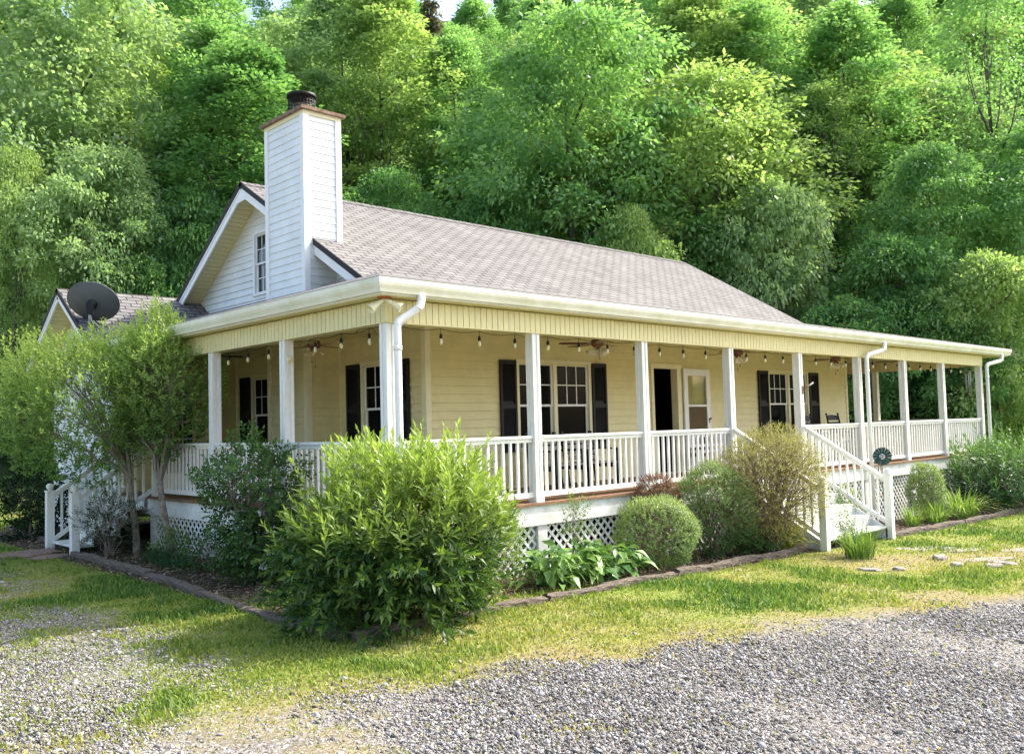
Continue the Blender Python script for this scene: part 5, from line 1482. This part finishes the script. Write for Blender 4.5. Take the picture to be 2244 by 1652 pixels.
TREES = []
def tree(kind, colour, p, sc, scz, rot=None, label=None):
    cm, tm, R, H = PROTO[kind]
    name = {'cone': 'conifer_tree', 'small': 'understory_tree'}.get(kind, 'forest_tree')
    z = float(gz(p[0], p[1]))
    t = empty(name, (p[0], p[1], z - .2)); t.rotation_euler = (0, 0, RNG.uniform(0, 6.28) if rot is None else rot); t.scale = (sc, sc, scz)
    t['category'] = 'tree'; t['group'] = 'woodland trees behind the house'
    a = link('trunk', tm, t, (0, 0, 0)); b = link('crown', cm, t, (0, 0, 0))
    b.material_slots[0].link = 'OBJECT'; b.material_slots[0].material = FL[colour]
    TREES.append((t, kind, colour, label)); return t
def hero(xd, D, ytop, wpx, kind, colour, label):
    """site a tree at depth D with its top and width as the photograph has them"""
    p = pos_at(xd, 826, D); k = D * 2787.0 / 2244.0 / 2427.7
    top = pos_at(xd, ytop, D).z; cm, tm, R, H = PROTO[kind]
    tree(kind, colour, (p.x, p.y), wpx * k / (2 * R), (top - float(gz(p.x, p.y)) + .2) / H, None, label)
hero(165, 36, -60, 450, 'broad', 'pale', 'tall pale green tree at the far left, towering over the wing')
hero(35, 31, 330, 190, 'broadb', 'yell', 'yellow green sunlit tree at the left edge below the tall pale tree')
hero(235, 32, 330, 300, 'broadb', 'pale', 'low pale spreading tree just behind the satellite dish')
hero(470, 38, 40, 300, 'tall', 'mid', 'dark trunked green tree behind the gable peak')
hero(590, 41, 110, 280, 'broad', 'yell', 'yellow topped tree directly behind the chimney flue')
hero(850, 41, -40, 330, 'tall', 'yell', 'tall bright tree right of the chimney top')
hero(960, 52, -20, 170, 'cone', 'dull', 'bare looking brownish pine against the sky gap')
hero(1015, 42, 80, 250, 'tall', 'mid', 'narrow green tree between the pine and the big leafy tree')
hero(1265, 34, 30, 440, 'broad', 'mid', 'big leafy bright green tree above the middle of the ridge')
hero(1390, 31, 465, 200, 'small', 'yell', 'low pale bushy tree peeping over the ridge under the big leafy tree')
hero(1545, 42, -30, 330, 'tall', 'yell', 'yellow green tree right of the big leafy tree')
hero(1660, 44, -90, 300, 'airy', 'yell', 'slender tall tree with its straight grey trunk showing')
hero(1715, 32, 405, 240, 'small', 'pale', 'rounded pale tree standing before the darker woods at the ridge end')
hero(1880, 40, 10, 340, 'tall', 'mid', 'tall green tree above the right slope of the roof')
hero(1830, 37, 180, 260, 'airy', 'yell', 'thin yellow green tree behind the rounded pale tree')
hero(1960, 32, 520, 260, 'small', 'deep', 'dark bushy tree above the far porch roof')
hero(2060, 34, 330, 300, 'broadb', 'mid', 'green spreading tree over the far end of the porch roof')
hero(2205, 36, -80, 330, 'airy', 'mid', 'tall open tree with bare trunk at the right edge')
hero(2180, 29.5, 560, 230, 'small', 'yell', 'bright low tree just right of the porch end downspout')
hero(2010, 31, 640, 230, 'small', 'mid', 'low tree seen through the open far porch')
hero(2110, 30, 700, 190, 'small', 'deep', 'dark low tree between the last porch posts')
hero(1850, 30.5, 660, 200, 'small', 'deep', 'dark undergrowth tree at the foot of the roof slope')
hero(420, 33, 430, 220, 'small', 'deep', 'dark small tree left of the gable')
hero(330, 32, 560, 200, 'small', 'deep', 'dark low tree between dish and gable')
hero(860, 35, 380, 260, 'broadb', 'deep', 'dark green tree between chimney and ridge')
hero(1090, 34, 430, 240, 'small', 'deep', 'dark small tree rising just over the ridge')
hero(1560, 33, 490, 230, 'small', 'deep', 'dark small tree over the right half of the ridge')
# the rest of the wood, row behind row
rows = [(36, 3.6, 0), (42, 5.0, 1), (48, 5.2, 2), (55, 5.6, 3), (63, 6.2, 4), (72, 6.4, 5), (84, 7.0, 6), (96, 8.0, 7)]
KIN = ['tall', 'broad', 'broadb', 'tallb', 'tall']; CLR = ['mid', 'yell', 'pale', 'mid', 'deep', 'yell']
f2 = V(FWD.x, FWD.y); f2 = f2 / np.linalg.norm(f2); r2 = V(f2[1], -f2[0])
taken = [(t.location.x, t.location.y) for t, k, c, l in TREES if k != 'small']
for D, step, ri in rows:
    s = -D * .62 - 2
    while s < D * .64 + 3:
        dd = D + RNG.uniform(-1.8, 1.8); ss = s + RNG.uniform(-.8, .8)
        p = V(CAM_POS[0], CAM_POS[1]) + f2 * dd + r2 * ss
        s += step
        if min(math.hypot(p[0] - a, p[1] - b) for a, b in taken) < 2.6: continue
        if p[0] < 21.5 and p[1] < 15.5 and p[0] > -1: continue
        if ri == 0 and RNG.random() < .35: continue
        kind = KIN[int(RNG.integers(len(KIN)))]; colr = CLR[int(RNG.integers(len(CLR)))]
        sc = RNG.uniform(.9, 1.2); tree(kind, colr, p, sc, sc * RNG.uniform(.85, 1.15)); taken.append((p[0], p[1]))
# undergrowth that closes the foot of the wood
s = -21.0
while s < 22:
    dd = 31.8 + RNG.uniform(-.6, 2.2); p = V(CAM_POS[0], CAM_POS[1]) + f2 * dd + r2 * s; s += 2.4
    if p[0] < 21.2 and p[1] < 14.6 and p[0] > -1: continue
    sc = RNG.uniform(.5, .8); tree('small', ['deep', 'deep', 'mid'][int(RNG.integers(3))], p, sc, sc * RNG.uniform(.7, 1.0))
# labels: say where each of the unlabelled trees stands
def screen(t):
    d = Vector((t.location.x, t.location.y, 6)) - Vector(CAM_POS); z = d.dot(FWD)
    return 1122 + d.dot(RGT) / z * 2427.7 * 2244 / 2787, z
LAND = [(-9999, 120, 'left of the wing'), (120, 330, 'behind the satellite dish'), (330, 560, 'behind the main gable'), (560, 760, 'behind the chimney'), (760, 1000, 'over the near ridge'), (1000, 1250, 'over the middle ridge'), (1250, 1500, 'over the far ridge'), (1500, 1760, 'over the roof end'), (1760, 2000, 'over the far porch'), (2000, 2160, 'behind the end posts'), (2160, 99999, 'past the porch end')]
DEPTH = [(0, 33.8, 'at the wood edge'), (33.8, 39, 'in the first row'), (39, 45, 'in the second row'), (45, 51.5, 'mid wood'), (51.5, 59, 'high on the hillside'), (59, 67.5, 'near the hilltop'), (67.5, 78, 'on the hilltop'), (78, 90, 'beyond the hilltop'), (90, 999, 'on the farthest rise')]
SHAPE = {'tall': 'tall', 'tallb': 'slim', 'broad': 'broad', 'broadb': 'spreading', 'small': 'bushy', 'airy': 'open', 'cone': 'pointed'}
seen = {}
for t, kind, colr, lab in sorted(TREES, key=lambda q: screen(q[0])[0]):
    if lab is None:
        x, D = screen(t)
        lab = '%s %s tree %s, %s' % (SHAPE[kind], WORDS[colr], next(w for a, b, w in DEPTH if a <= D < b), next(w for a, b, w in LAND if a <= x < b))
        k = seen.get(lab, 0); seen[lab] = k + 1
        if k: lab = lab.replace(' tree ', [' tree ', ' tree by its twin ', ' tree past two ', ' tree past three '][min(k, 3)], 1)
    t['label'] = lab
